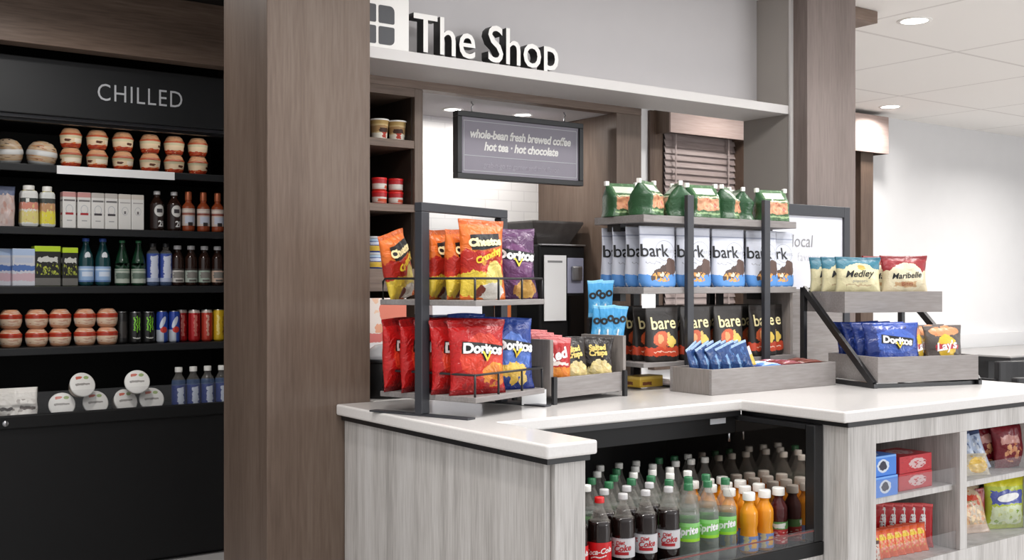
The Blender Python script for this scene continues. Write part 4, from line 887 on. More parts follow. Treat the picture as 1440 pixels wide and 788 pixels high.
mrb = bag('snack_bag', 'pillow', .15, .185, .05, M['maroonbag'], 9.0)
for i in range(3): put('mrb', mrb, (4.185 + .04*i, 2.56 - .065*i, .598), -.45, f'dark red snack bag in the upper bay, {["nearest", "second from", "third from"][i]} the blue and white packets', 'bag', 'dark red bags in the upper bay', ry=-.12)
M['trail'] = design('clear_trail_mix_bag', (196, 176, 150), [RB(0, .1, 1, .75, (214, 150, 110), (232, 206, 160), s=11, th=.5), RB(0, .5, 1, .95, (120, 130, 70), (206, 90, 60), s=9, th=.4), R(.2, .62, .8, .74, (200, 70, 44), w=1), R(0, 0, 1, .16, (222, 196, 176))], rough=.25, bump=.5)
put('trail', bag('snack_bag', 'pillow', .19, .20, .07, M['trail'], 10.0), (4.025, 2.46, .356), -.35, 'clear bag of mixed snacks leaning in the lower bay by the divider', 'bag', rx=-.35)
M['limebag'] = design('lime_popcorn_bag', (176, 190, 60), [R(.1, .5, .9, .74, (74, 84, 160), w=1), R(0, .82, 1, 1, (206, 200, 40)), R(.1, .1, .9, .46, (206, 216, 180), w=1), B(.5, .25, .4, .16, (226, 226, 170), (130, 160, 60), s=8, th=.4)], rough=.25, bump=.35)
lmb = bag('snack_bag', 'pillow', .19, .215, .07, M['limebag'], 11.0, [('emblem', S(ell_pts(.05, .016)), M['ink_white'], .5, .62, 8)])
put('lmb', lmb, (4.215, 2.43, .356), -.4, 'lime green snack bag with a blue band in the lower bay', 'bag')
put('lmb', None, (4.15, 2.60, .356), -.3, 'lime green snack bag tucked behind the clear mixed snack bag', 'bag')
M['redstripe'] = design('dark_red_packet', (116, 24, 34), [R(.3, 0, .7, 1, (150, 44, 44), w=1)], rough=.3, bump=.3)
put('redstripe', bag('snack_packet', 'pillow', .05, .17, .03, M['redstripe'], 12.0, crumple=.003), (4.11, 2.47, .356), -.3, 'narrow dark red packet between the clear bag and the lime bag', 'packet')

# ================================================================== CHIP RACK (turned a little on the counter)
def frame_at(P0, deg):
    c, s = math.cos(math.radians(deg)), math.sin(math.radians(deg))
    return lambda x, y, z: (P0[0] + x*c - y*s, P0[1] + x*s + y*c, z)
RA = 19.5; rk = frame_at((1.94, 2.87), RA)
t = thing('chip_rack', 'black framed two tier chip rack with pale wood shelves at the counter end', 'display rack', rk(0, 0, .9203), math.radians(RA))
def lk(name, mat, *a, bevel=0, p=None):
    bm = bmesh.new(); box(bm, *a); return done(bm, name, mat, p or t, bevel=bevel)
for x in (-.0425, .4025):
    lk('post', M['charcoal'], x, .185, .006, x+.04, .215, .66, bevel=.002)
    lk('foot', M['charcoal'], x, 0, 0, x+.04, .41, .0055, bevel=.001)
lk('top_bar', M['charcoal'], -.0425, .185, .6605, .4425, .215, .69, bevel=.002)
for z in (.049, .356):
    lk('shelf', M['crate'], 0, 0, z, .40, .40, z+.018, bevel=.002)
    bm = bmesh.new(); zr = z+.088; r = .0038
    loop = [(.004, .39, z+.018), (.004, .39, zr-.01), (.004, .38, zr), (.004, .015, zr), (.008, .006, zr), (.392, .006, zr), (.396, .015, zr), (.396, .38, zr), (.396, .39, zr-.01), (.396, .39, z+.018)]
    tube(bm, loop, r)
    for p in ((.006, .008), (.132, .006), (.268, .006), (.394, .008), (.004, .2), (.396, .2)): tube(bm, [(p[0], p[1], z+.018), (p[0], p[1], zr)], r)
    done(bm, 'wire_rail', M['black'], t)
# chip bags
M['bag_red'] = design('red_chip_bag', (182, 26, 26), [R(0, .90, 1, 1, (150, 22, 22)), E(.55, .50, .42, .30, (212, 62, 40), w=1), E(.78, .26, .26, .15, (226, 140, 52), w=1), B(.78, .25, .26, .16, (240, 170, 66), (206, 100, 40), s=6, th=.5), R(0, 0, 1, .07, (140, 20, 24)), B(.4, .12, .5, .1, (206, 70, 60), (150, 24, 28), s=9, th=.4)], rough=.26, bump=.95)
M['bag_blue'] = design('blue_chip_bag', (44, 66, 140), [R(0, .90, 1, 1, (52, 78, 156)), E(.5, .48, .40, .30, (84, 118, 196), w=1), E(.46, .27, .36, .10, (232, 190, 84), w=1), E(.52, .14, .10, .09, (226, 186, 80), w=1), E(.72, .13, .09, .08, (232, 204, 120), w=1), R(0, 0, 1, .05, (36, 50, 120))], rough=.26, bump=.95)
M['bag_purple'] = design('purple_chip_bag', (84, 50, 86), [R(0, .9, 1, 1, (96, 62, 98)), E(.55, .48, .36, .28, (110, 66, 108), w=1), E(.74, .14, .22, .14, (206, 160, 80), w=1), B(.72, .14, .24, .15, (222, 176, 96), (176, 116, 60), s=6, th=.5)], rough=.26, bump=.95)
M['bag_orange'] = design('orange_puff_bag', (222, 112, 44), [R(0, .93, 1, 1, (196, 92, 34)), R(0, .34, 1, .60, (196, 54, 34), w=1), E(.2, .48, .3, .12, (176, 40, 30), w=1), B(.6, .52, .4, .12, (238, 170, 70), (222, 110, 44), s=7, th=.4), E(.25, .20, .42, .16, (226, 196, 70), w=1), E(.72, .26, .22, .22, (232, 214, 120), w=1), E(.66, .10, .30, .12, (226, 220, 210), w=1), E(.42, .10, .10, .07, (120, 50, 34), w=1)], rough=.28, bump=.8)
tri = [(-.020, .012), (0, -.022), (.020, .012), (.012, .012), (0, -.010), (-.012, .012)]
def dor(m, w, seed, name='snack_bag'):
    pts = [(-.072, .022), (.078, .014), (.070, -.014), (.018, -.016), (.004, -.040), (-.012, -.014), (-.074, -.016)]
    return bag(name, 'pillow', w, .243, .072, m, seed, [('emblem', S(pts), M['ink_black'], .53, .60, -4), ('lettering', T('Doritos', .044, bold=.0022), M['ink_white'], .53, .605, -4), ('emblem', S([(x*.9, y*.9) for x, y in tri]), M['ink_yellow'], .56, .52, 0)], crumple=.010)
def che(w, seed, h=.262):
    return bag('snack_bag', 'pillow', w, h, .07, M['bag_orange'], seed, [('emblem', S([(-.05, .030), (.056, .030), (.054, -.012), (-.02, -.022), (-.052, -.018)]), M['ink_black'], .52, .70, 6), ('lettering', T('Cheetos', .034, bold=.0022), M['ink_cream'], .52, .715, 6), ('lettering', T('Crunchy', .028, bold=.0015, shear=.2), M['ink_yellow'], .56, .54, 24)], crumple=.007)
# the emblem must sit under the lettering: push writing a little further out
def place(key, b, fr, x, y, z, deg, label, cat, group=None, rx=0, ry=0):
    return put(key, b, fr(x, y, z), math.radians(deg), label, cat, group, rx, ry)
LZ, UZ = .9203+.0675, .9203+.3745
place('dr', dor(M['bag_red'], .215, 1.3), rk, .090, .060, LZ, -4, 'red tortilla chip bag at the front of the lower rack shelf', 'chip bag', rx=-.04)
for i, (x, y, a) in enumerate(((.085, .140, 4), (.085, .215, 12), (.075, .290, 24), (.070, .365, 26))):
    place('dr', None, rk, x, y, LZ, a, f'red tortilla chip bag on the lower rack shelf, {["second", "third", "fourth", "rearmost"][i]} from the front', 'chip bag', rx=-.03)
place('db', dor(M['bag_blue'], .185, 2.1), rk, .280, .060, LZ, -6, 'royal blue tortilla chip bag at the front of the lower rack shelf', 'chip bag', rx=-.06)
for i, (x, y, a) in enumerate(((.275, .15, 8), (.27, .235, 10), (.27, .31, 10))):
    place('db', None, rk, x, y, LZ+(.012 if i == 1 else 0), a, f'royal blue tortilla chip bag behind the front blue one, {["second", "third", "rearmost"][i]} in its column', 'chip bag', rx=-.03)
place('ch', che(.168, 3.3), rk, .120, .062, UZ, -8, 'orange cheese puff bag at the front of the upper rack shelf', 'chip bag', rx=-.05)
for i, (x, y, a) in enumerate(((.105, .145, 26), (.100, .220, 30), (.09, .375, 28))):
    place('ch2', che(.160, 6.2, .232), rk, x, y, UZ, a, f'orange cheese puff bag on the upper rack shelf, {["second", "third", "rearmost"][i]} from the front', 'chip bag', rx=(-.03 if i < 2 else -.10), ry=(0 if i < 2 else -.20))
place('dp', dor(M['bag_purple'], .185, 4.4), rk, .300, .065, UZ, -12, 'purple tortilla chip bag at the front of the upper rack shelf', 'chip bag', rx=-.10)
place('dp', None, rk, .29, .16, UZ, 0, 'purple tortilla chip bag right behind the front purple one', 'chip bag', rx=-.08)

# ================================================================== SMALL CRATE WITH POUCHES
SA = 11; sk = frame_at((2.378, 3.047), SA)
t = thing('display_crate', 'small grey wooden crate on black legs holding dark snack bags', 'crate', sk(0, 0, .9203), math.radians(SA))
lk('side_panel', M['crate_in'], 0, .004, .03, .018, .21, .229, bevel=.0015); lk('side_panel', M['crate_in'], .422, .004, .03, .44, .21, .229, bevel=.0015)
lk('front_board', M['crate'], .0185, .004, .02, .4215, .02, .092, bevel=.0015); lk('back_panel', M['crate'], .0185, .194, .03, .4215, .209, .20)
lk('bottom_board', M['crate'], .0185, .0205, .022, .4215, .1935, .034)
for x, y in ((.006, -.009), (.414, -.009), (.02, .196), (.41, .196)): lk('leg', M['black'], x, y, 0, x+.018, y+.012, .098 if y < 0 else .028)
M['bag_redorange'] = design('red_orange_bag', (176, 34, 36), [R(0, 0, 1, .46, (222, 130, 44), w=1), B(.5, .24, .45, .22, (236, 158, 60), (206, 104, 36), s=6, th=.5), R(.1, .50, .9, .56, (226, 214, 206), w=1), R(0, .9, 1, 1, (206, 110, 110))], rough=.3, bump=.8)
M['bag_black'] = design('black_cookie_bag', (40, 33, 30), [E(.58, .32, .40, .24, (226, 206, 140), w=1), B(.58, .32, .40, .26, (236, 222, 170), (206, 176, 110), s=6, th=.5), R(0, 0, 1, .10, (220, 204, 140), w=1)], rough=.32, bump=.8)
CZ = .9203+.0345
ro = bag('snack_bag', 'pillow', .128, .198, .05, M['bag_redorange'], 1.9, [('lettering', T('Red', .05, bold=.002, shear=.2), M['ink_white'], .5, .68, 18)], crumple=.004)
for i, (x, y) in enumerate(((.085, .055), (.085, .095), (.082, .13), (.085, .162))): place('ro', ro, sk, x, y, CZ + .008*i, -16+4*i, f'red and orange snack bag in the small crate, {["front", "second", "third", "rearmost"][i]} in its column', 'snack bag', 'red and orange bags in the small crate')
bk = bag('snack_bag', 'pillow', .138, .190, .05, M['bag_black'], 2.9, [('lettering', T('Salted', .027, bold=.0015), M['ink_gold'], .5, .80, 4), ('lettering', T('Crisps', .027, bold=.0015), M['ink_gold'], .52, .68, 4)], crumple=.004)
for i, (x, y, a, l) in enumerate(((.328, .06, -24, 'black bag with a gold print at the front of the small crate'), (.205, .065, -6, 'black bag with a gold print tilted beside the red and orange bags'), (.32, .125, -14, 'black bag with a gold print second in its column in the small crate'), (.21, .13, -6, 'black bag with a gold print behind the tilted black bag'))):
    place('bk', bk, sk, x, y, CZ, a, l, 'snack bag', ry=(-.12 if i == 1 else 0))
t = thing('price_card', 'small white price card standing by the front leg of the small crate', 'card', (2.325, 3.075, .9203), -.35)
lk('card', M['paper'], -.045, 0, .002, .045, .002, .055); lk('card_foot', M['plexi'], -.03, -.012, 0, .03, .014, .0018)

# blue bars in a stepped holder
t = thing('bar_holder', 'black stepped holder with blue packets beside the small crate', 'holder', (2.865, 3.335, .9203), -.5)
lk('lower_step', M['black_mat'], -.055, -.05, 0, .055, -.002, .19, bevel=.003); lk('upper_step', M['black_mat'], -.055, -.001, 0, .055, .055, .29, bevel=.003)
M['bluebar'] = design('sky_blue_packet', (74, 160, 214), [R(0, .92, 1, 1, (130, 196, 232)), R(0, 0, 1, .12, (120, 190, 230), w=1), E(.5, .3, .3, .12, (110, 184, 226), w=1)], rough=.3, bump=.25)
bb = bag('snack_packet', 'pillow', .066, .150, .016, M['bluebar'], 5.5, [('lettering', T('oo', .050, bold=.002), M['ink_black'], .5, .62, 20), ('lettering', T('!', .03, bold=.002), M['ink_white'], .5, .30, 0)], crumple=.0015)
bh = frame_at((2.865, 3.335), math.degrees(-.5))
for x, y, z, a, r, l in ((-.028, -.028, 1.111, -.4, .10, 'sky blue packet standing in the lower step of the black holder, nearest the coffee machine'), (.012, -.030, 1.111, -.45, -.02, 'sky blue packet in the middle of the lower step of the black holder'), (.045, -.026, 1.111, -.35, .16, 'sky blue packet leaning outward from the lower step of the black holder'), (-.022, .028, 1.211, -.4, -.03, 'sky blue packet high on the upper step of the black holder'), (.012, .030, 1.211, -.5, .05, 'sky blue packet tallest at the back of the black holder')):
    put('bluebar', bb, bh(x, y, z), a, l, 'packet', None, ry=r)

# ================================================================== TALL RISER WITH POUCHES
t = thing('display_riser', 'tall three tier riser of grey wood shelves on black posts', 'display shelf', (2.96, 3.2, .9203))
lk('shelf', M['crate'], 0, .0, .670, .916, .30, .700, bevel=.002); lk('shelf', M['crate'], 0, 0, .386, .916, .30, .412, bevel=.002); lk('shelf', M['crate'], 0, 0, .094, .916, .30, .112, bevel=.002)
lk('end_panel', M['crate_in'], .898, .02, .1125, .915, .295, .3855)
for x in (.222, .684):
    lk('post', M['charcoal'], x, -.021, .006, x+.036, -.001, .786, bevel=.002); lk('rear_post', M['black'], x, .302, .006, x+.036, .322, .69)
    lk('foot', M['black'], x, -.021, 0, x+.036, .322, .0055)
for x in (.02, .86): lk('bracket', M['black'], x, .16, .64, x+.03, .24, .6695); lk('bracket', M['black'], x, .16, .355, x+.03, .24, .3855)
for x in (.30, .70): lk('rear_brace', M['black'], x, .26, .1125, x+.03, .28, .3855)
rz1, rz2, rz3 = .9203+.1125, .9203+.4125, .9203+.7005
M['bark'] = design('white_bark_pouch', (202, 205, 216), [R(0, .85, 1, .87, (150, 156, 176)), R(0, .80, 1, .81, (190, 194, 206)), R(0, 0, 1, .21, (84, 140, 204), w=1), E(.66, .60, .27, .17, (120, 124, 136), ring=.965), R(.08, .395, .5, .41, (150, 152, 160), w=1), E(.52, .25, .34, .085, (74, 56, 50), w=1, r=-20), E(.80, .34, .17, .14, (88, 66, 58), w=1), B(.52, .17, .28, .085, (222, 170, 90), (206, 140, 70), s=14, th=.5), E(.52, .22, .06, .04, (226, 206, 180), w=1)], rough=.45, bump=.15)
brk = bag('snack_pouch', 'pouch', .190, .245, .07, M['bark'], 3.7, [('lettering', T('bark', .072, bold=.0006), M['ink_black'], .38, .60, 0), ('lettering', T('thins', .030, bold=-.0006), M['ink_grey'], .78, .60, 0)], crumple=.002)
BX = (3.080, 3.278, 3.485, 3.690)
BX = (.115, .318, .525, .735)
rs = frame_at((2.96, 3.2), 0)
for i, x in enumerate(BX):
    place('brk', brk, rs, x, .045, rz2, -3, f'white chocolate pouch, front row of the middle riser tier, {["first","second","third","fourth"][i]} from the blue packets', 'pouch', 'white chocolate pouches')
    for j, y in enumerate((.125, .205, .27)):
        if i and j > 0: continue
        place('brk', None, rs, x - .004*j, y, rz2, -3+2*j, f'white chocolate pouch {["second","third","rearmost"][j]} in the {["first","second","third","fourth"][i]} column from the blue packets', 'pouch', 'white chocolate pouches')
place('brk', None, rs, .855, .06, rz2, -6, 'white and blue chocolate pouch at the far end, half behind the black post', 'pouch', 'white chocolate pouches')
M['bare'] = design('black_apple_chip_pouch', (40, 35, 32), [R(0, .10, 1, .27, (196, 70, 40), w=1), E(.42, .40, .24, .15, (206, 96, 56), w=1), E(.38, .42, .10, .08, (232, 166, 110), w=1), E(.70, .36, .14, .09, (232, 200, 96), w=1), E(.64, .46, .05, .08, (226, 190, 110), w=1), R(.15, .17, .8, .19, (236, 196, 176), w=1), R(0, .92, 1, 1, (56, 50, 47))], rough=.42, bump=.2)
bar_ = bag('snack_pouch', 'pouch', .178, .222, .06, M['bare'], 2.3, [('lettering', T('bare', .070, bold=.001), M['ink_cream'], .50, .70, 2)], crumple=.002)
for i, x in enumerate((.135, .325, .520, .735)):
    place('bare', bar_, rs, x, .040, rz1, -2+i, f'black fruit chip pouch in the front row of the riser, {["first","second","third","fourth"][i]} from the small crate', 'pouch', 'black fruit chip pouches')
    for j, y in enumerate((.12, .20)):
        place('bare', None, rs, x+.004, y, rz1, j*3, f'black fruit chip pouch {["second","rearmost"][j]} in the {["first","second","third","fourth"][i]} column from the small crate', 'pouch', 'black fruit chip pouches')
place('bare', None, rs, .815, .075, rz1, -4, 'black fruit chip pouch at the far end, half behind the black post', 'pouch', 'black fruit chip pouches')
M['green'] = design('green_granola_bag', (74, 108, 72), [RB(0, 0, 1, 1, (96, 128, 92), (54, 88, 58), s=10, th=.5), R(.18, .70, .82, .90, (206, 214, 200)), R(.15, .22, .88, .58, (206, 150, 116), w=1), B(.52, .40, .36, .20, (222, 172, 130), (176, 96, 74), s=8, th=.5), R(.2, .60, .85, .64, (212, 210, 176), w=1), R(0, .10, 1, .16, (150, 176, 130), w=1), R(0, 0, .12, 1, (48, 84, 54))], rough=.3, bump=.4)
gbag0 = bag('granola_bag', 'brick', .150, .140, .105, M['green'], 4.1, crumple=.010)
def gbag():
    o = gbag0()
    for x in (-.070, .070):
        bm = bmesh.new(); box(bm, x-.009, -.008, .128, x+.009, .008, .147); done(bm, 'clip', M['cap_white'], o, bevel=.002)
    return o
for i, (x, y, a, l) in enumerate(((.075, .215, -12, 'furthest along the shelf towards the coffee machine'), (.085, .075, 22, 'its front turned away, above the shelf corner'), (.215, .235, 24, 'set back beside the first black post'), (.265, .090, 60, 'turned side on behind the first black post'), (.395, .075, -12, 'facing front just past the first black post'), (.555, .085, 30, 'facing front in the middle of the top shelf'), (.70, .15, 62, 'turned side on behind the second black post'), (.825, .07, -18, 'at the shelf end by the grey panel'))):
    place('gb', gbag, rs, x, y, rz3, a, f'green granola bag on the top tier, {l}', 'granola bag')
bm = bmesh.new(); box(bm, -.035, -.0012, -.055, .035, .0012, 0); o = done(bm, 'price_tag', M['paper']); o.location = (2.985, 3.197, .9203+.3855); tag(o, 'white price tag hanging from the middle tier of the tall riser', 'price tag')
M['yellowbox'] = design('yellow_box', (206, 168, 60), [R(0, .7, 1, 1, (222, 190, 96)), R(.1, .2, .5, .5, (120, 70, 40), w=1)], rough=.4)
put('yb', carton('snack_box', .14, .08, .045, M['yellowbox'], bevel=.003), (3.075, 3.32, .927), .1, 'yellow box on the worktop under the lowest riser shelf', 'box')

# open tray of bars
t = thing('bar_tray', 'low grey wooden tray of candy bars in front of the tall riser', 'tray', (3.07, 2.94, .9203))
TW, TD, TH = .742, .226, .098
lk('front_board', M['crate'], 0, 0, 0, TW, .014, TH, bevel=.0015); lk('rear_board', M['crate'], 0, TD-.014, 0, TW, TD, TH, bevel=.0015)
lk('end_board', M['crate_in'], 0, .0145, 0, .014, TD-.0145, TH, bevel=.0015); lk('end_board', M['crate_in'], TW-.014, .0145, 0, TW, TD-.0145, TH, bevel=.0015)
lk('bottom_board', M['crate'], .0145, .0145, .002, TW-.0145, TD-.0145, .05)
tr = frame_at((3.07, 2.94), 0); TZ = .9203+.052
M['bluepack'] = design('navy_bar_packet', (40, 68, 120), [RB(.05, .15, .95, .85, (70, 112, 168), (34, 52, 96), s=7, th=.42), R(.3, .3, .42, .7, (120, 156, 196), w=1), R(0, .93, 1, 1, (150, 176, 206))], rough=.25, bump=.45)
bp = bag('candy_bar', 'pillow', .105, .140, .028, M['bluepack'], 6.6, crumple=.004)
for i in range(9):
    place('bp', bp, tr, .085 + .024*i, .150 - .009*i + .008*(i % 2), TZ, 20 - 4*i, f'navy blue bar packet leaning in the tray, {ORD[i] if i else "first"} from the corner near the small crate', 'candy bar', 'navy bar packets in the tray', rx=-.12, ry=-.30)
M['yelblue'] = design('yellow_blue_packet', (222, 186, 80), [R(0, .7, 1, 1, (206, 206, 206)), R(0, 0, 1, .25, (60, 90, 150))], rough=.3, bump=.3)
place('yb2', bag('candy_bar', 'pillow', .10, .115, .022, M['yelblue'], 7.7, crumple=.003), tr, .315, .085, TZ, -10, 'yellow and white bar packet ending the row of navy packets', 'candy bar', rx=-.1, ry=-.42)
M['flatblue'] = design('blue_white_bar', (92, 140, 206), [R(.1, .3, .9, .7, (176, 206, 232), w=1), R(0, 0, 1, .12, (60, 80, 150))], rough=.3, bump=.3)
M['flatred'] = design('dark_red_bar', (120, 34, 40), [R(.2, .3, .8, .7, (176, 110, 130), w=1), R(0, .9, 1, 1, (150, 40, 44))], rough=.3, bump=.3)
M['flatbrown'] = design('brown_bar', (110, 54, 42), [R(0, 0, 1, .1, (220, 206, 200)), R(.25, .35, .75, .6, (130, 66, 52), w=1)], rough=.3, bump=.3)
fb = {k: bag('candy_bar', 'pillow', .05, .145, .022, M[k], 8.1+n, crumple=.002) for n, k in enumerate(('flatblue', 'flatred', 'flatbrown'))}
for n, (k, x, y, z, a, l) in enumerate((('flatblue', .28, .05, .032, -90, 'light blue candy bar lying flat at the front of the tray'), ('flatblue', .29, .11, .034, -86, 'light blue candy bar lying flat in the middle of the tray'), ('flatblue', .30, .16, .030, -92, 'light blue candy bar lying flat at the rear of the tray'),
        ('flatred', .41, .05, .034, -88, 'dark red candy bar lying flat at the front of the tray'), ('flatred', .42, .11, .035, -92, 'dark red candy bar lying flat in the middle of the tray'), ('flatred', .41, .165, .034, -90, 'dark red candy bar lying flat at the rear of the tray'),
        ('flatbrown', .55, .06, .034, -89, 'brown candy bar lying flat at the front of the tray'), ('flatbrown', .56, .13, .035, -91, 'brown candy bar lying flat toward the rear of the tray'))):
    o = place(k, fb[k], tr, x, y, TZ + z - .012, 0, l, 'candy bar'); o.rotation_euler = (PI/2, 0, math.radians(a) + PI)
    o.rotation_euler = (-PI/2, 0, math.radians(90)); o.location = tr(x + .02, y, TZ + z + .012)
    o.rotation_euler = Matrix(((0, 0, 1), (-1, 0, 0), (0, -1, 0))).to_euler()

# ================================================================== TWO TIER STAND AT THE COUNTER END
QA = -16; qk = frame_at((3.806, 2.748), QA)
t = thing('tray_stand', 'black angled stand with two grey wooden trays of snacks', 'display stand', qk(0, 0, .9203), math.radians(QA))
D2 = .505
for x in (0, .535):
    bm = bmesh.new(); box(bm, x, 0, 0, x+.018, D2, .018); bar(bm, (x+.009, D2-.009, .018), (x+.009, D2-.009, .41), .018, .03); bar(bm, (x+.009, .012, .014), (x+.009, D2-.012, .405), .018, .03); done(bm, 'side_frame', M['black'], t, bevel=.001)
lk('cross_bar', M['black'], .0185, D2-.018, 0, .5345, D2, .016); lk('cross_bar', M['black'], .0185, D2-.018, .395, .5345, D2, .408)
lk('cross_bar', M['black'], .0185, .02, .0, .5345, .034, .014)
def tray(y0, y1, z0, z1, x0=.020, x1=.533, fill=.02):
    bm = bmesh.new(); w = .013
    box(bm, x0, y0, z0, x1, y0+w, z1); box(bm, x0, y1-w, z0, x1, y1, z1); box(bm, x0, y0+w, z0, x0+w, y1-w, z1); box(bm, x1-w, y0+w, z0, x1, y1-w, z1); box(bm, x0+w, y0+w, z0, x1-w, y1-w, z0+fill)
    return done(bm, 'tray', M['crate'], t)
tray(.215, .485, .302, .392, fill=.071); tray(.0, .33, .022, .126, fill=.041)
M['teal'] = design('teal_popcorn_bag', (214, 206, 164), [R(0, .68, 1, 1, (52, 116, 136), w=1), E(.5, .50, .40, .34, (224, 216, 176), w=1), R(0, .90, 1, 1, (42, 100, 120)), R(.2, .26, .8, .29, (196, 176, 140), w=1), E(.55, .72, .10, .06, (226, 176, 90), w=1)], rough=.35, bump=.4)
M['redpop'] = design('red_popcorn_bag', (214, 200, 168), [R(0, .60, 1, 1, (142, 38, 44), w=1), E(.52, .46, .40, .36, (226, 216, 186), w=1), R(0, .90, 1, 1, (120, 28, 34)), R(.25, .22, .75, .34, (206, 170, 130), w=1)], rough=.35, bump=.4)
popl = lambda: [('lettering', T('Mandalay', .036, bold=.0004, shear=.3), M['ink_black'], .52, .52, 4)]
tb = bag('popcorn_bag', 'pillow', .200, .168, .054, M['teal'], 3.9, [('lettering', T('Medley', .040, bold=.0006, shear=.3), M['ink_black'], .52, .54, 3), ('lettering', T('popcorn', .018), M['ink_grey'], .52, .36, 0)], crumple=.005)
rb = bag('popcorn_bag', 'pillow', .215, .176, .054, M['redpop'], 4.6, [('lettering', T('Maribelle', .036, bold=.0006, shear=.3), M['ink_black'], .53, .50, 3), ('lettering', T('Bites', .026, bold=0), base_mat('rust_ink', (170, 90, 66), .5), .53, .30, 3)], crumple=.005)
UZ2, LZ2 = .9203+.374, .9203+.064
for i, (x, y, a) in enumerate(((.140, .285, -38), (.115, .355, -34), (.105, .425, -36))): place('tb', tb, qk, x, y, UZ2, a, f'teal and cream popcorn bag in the upper tray, {["front", "middle", "rear"][i]} of its column', 'popcorn bag', rx=-.05)
for i, (x, y, a) in enumerate(((.385, .285, -34), (.355, .365, -38))): place('rb', rb, qk, x, y, UZ2, a, f'red and cream popcorn bag in the upper tray, {["front", "behind the front"][i]} one', 'popcorn bag', rx=-.05)
M['bag_blue2'] = design('deep_blue_chip_bag', (48, 72, 150), [R(0, .90, 1, 1, (50, 78, 160)), E(.55, .60, .40, .26, (70, 100, 184), w=1), E(.62, .12, .26, .12, (232, 196, 120), w=1), R(0, 0, .22, 1, (30, 48, 110), w=1)], rough=.26, bump=.6)
d2 = bag('snack_bag', 'pillow', .250, .200, .056, M['bag_blue2'], 5.2, [('emblem', S([(-.07, .022), (.072, .016), (.066, -.014), (.018, -.016), (.004, -.036), (-.012, -.014), (-.07, -.016)]), M['ink_black'], .58, .60, -6), ('lettering', T('Doritos', .040, bold=.002), M['ink_white'], .58, .61, -6), ('emblem', S([(x*.8, y*.8) for x, y in tri]), M['ink_yellow'], .60, .53, 0)])
for i, (x, y, a) in enumerate(((.168, .09, -30), (.160, .155, -24), (.155, .22, -18), (.155, .28, -12))): place('d2', d2, qk, x, y, LZ2, a, f'deep blue tortilla chip bag in the lower tray, {["front", "second", "third", "rearmost"][i]} in its column', 'chip bag', rx=-.18)
M['bag_char'] = design('charcoal_chip_bag', (86, 78, 74), [R(0, .9, 1, 1, (96, 88, 84)), E(.5, .86, .4, .12, (206, 140, 96), w=1), E(.52, .50, .26, .27, (226, 186, 62), w=1), R(.22, .44, .84, .56, (196, 60, 70), w=1), R(.3, .16, .75, .20, (206, 200, 194), w=1)], rough=.32, bump=.4)
lay = bag('snack_bag', 'pillow', .180, .185, .06, M['bag_char'], 6.1, [('lettering', T("Lay's", .048, bold=.0016, shear=.15), M['ink_white'], .52, .50, 8)])
for i, (x, y, a) in enumerate(((.425, .08, -28), (.315, .12, 16), (.42, .17, -24), (.335, .215, 14))): place('lay', lay, qk, x, y, LZ2, a, ['charcoal chip bag with a yellow sun emblem at the front of the lower tray', 'charcoal chip bag turned side on beside the deep blue bags', 'charcoal chip bag right behind the front charcoal one', 'charcoal chip bag at the rear of the lower tray, turned side on'][i], 'chip bag', rx=-.12)
# ================================================================== FRAMED SIGN ON THE COUNTER
t = thing('counter_sign', 'black framed sign panel standing against the wood column behind the stands', 'sign', (3.93, 3.42, .9203))
SW, SHH = .617, .803
for a in ((0, 0, .045, SHH), (SW-.045, 0, SW, SHH), (.0455, SHH-.052, SW-.0455, SHH)): lk('frame', M['charcoal'], a[0], 0, a[1], a[2], .035, a[3], bevel=.002)
M['signface'] = base_mat('white_sign_face', (216, 217, 226), .45)
lk('face', M['signface'], .0455, .012, .40, SW-.0455, .024, SHH-.0525)
lk('lower_panel', M['crate'], .0455, .010, .02, SW-.0455, .026, .3995)
decal('lettering', text_mesh('local', .085, bold=0, shear=.1), M['ink_grey'], t, flat(.0105, .27, .630), 1, 1)
decal('lettering', text_mesh('favorites', .062, bold=-.001), M['letter_grey'], t, flat(.0105, .34, .555), 1, 1)

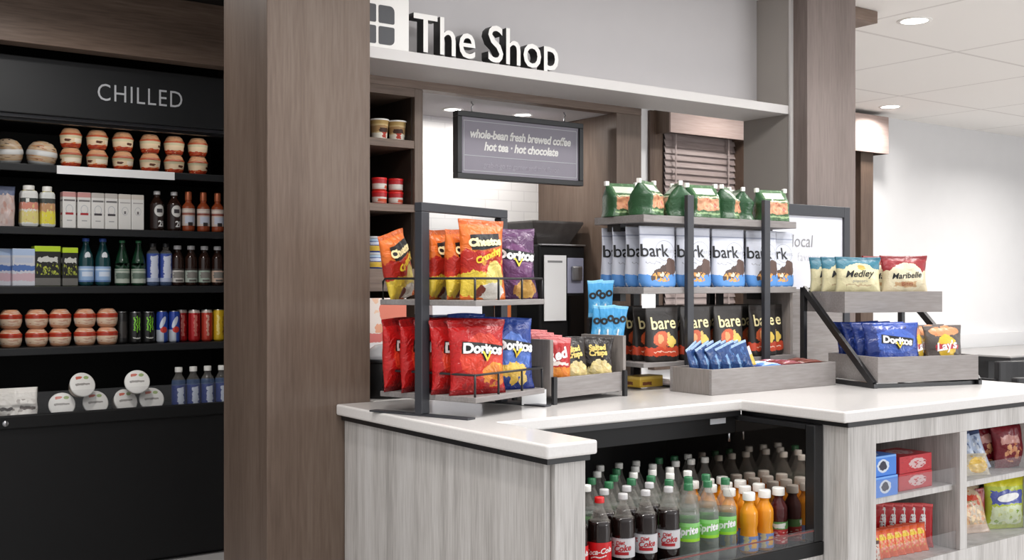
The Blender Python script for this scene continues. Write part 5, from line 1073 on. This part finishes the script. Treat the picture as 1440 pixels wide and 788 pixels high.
# ================================================================== DINING AREA BEYOND THE COUNTER
t = thing('dining_table', 'grey topped dining table with a black edge past the counter end', 'table', (10.4, 5.3, 0))
M['tabletop'] = speck('grey_laminate', (160, 158, 157), (154, 152, 151), 30, rough=.3)
kid(t, 'top', M['tabletop'], 8.55, 4.87, .735, 12.2, 5.72, .75, bevel=.002); kid(t, 'edge_band', M['black'], 8.545, 4.865, .70, 12.2, 5.725, .7345)
for x in (8.75, 10.6):
    bm = bmesh.new(); box(bm, x-.05, 5.15, .02, x+.05, 5.45, .70); box(bm, x-.06, 4.95, 0, x+.06, 5.65, .02); bmesh.ops.translate(bm, verts=bm.verts, vec=-t.location); done(bm, 'pedestal', M['black'], t, bevel=.004)
def chair(x, y, rz, label):
    t = thing('dining_chair', label, 'chair', (x, y, 0), rz)
    def k(name, *a, bevel=.004): bm = bmesh.new(); box(bm, *a); return done(bm, name, M['black'], t, bevel=bevel)
    k('seat', -.24, -.22, .42, .24, .22, .48, bevel=.02)
    bm = bmesh.new(); n = 10; vs = []
    for i in range(n+1):
        a = -1 + 2*i/n; y0 = -.24 - .05*(1-a*a); vs.append((a*.26, y0))
    prism(bm, vs + [(p[0], p[1]+.05) for p in vs[::-1]], .60, .785); done(bm, 'backrest', M['black'], t, bevel=.012)
    for sx in (-1, 1):
        for sy in (-1, 1):
            bm = bmesh.new(); bar(bm, (sx*.20, sy*.18, .42), (sx*.225, sy*.21, 0), .028, .028); done(bm, 'leg', M['black'], t)
        bm = bmesh.new(); bar(bm, (sx*.21, -.19, .44), (sx*.235, -.25, .62), .026, .03); done(bm, 'back_post', M['black'], t)
        bm = bmesh.new(); bar(bm, (sx*.27, -.22, .64), (sx*.27, .12, .64), .03, .035); bar(bm, (sx*.27, .11, .63), (sx*.235, .15, .44), .025, .025); done(bm, 'armrest', M['black'], t, bevel=.004)
    return t
chair(6.55, 3.72, -.15, 'black chair closest to the counter end, its back towards the counter')
chair(7.75, 4.55, -.1, 'black chair pushed in at the corner of the grey table')
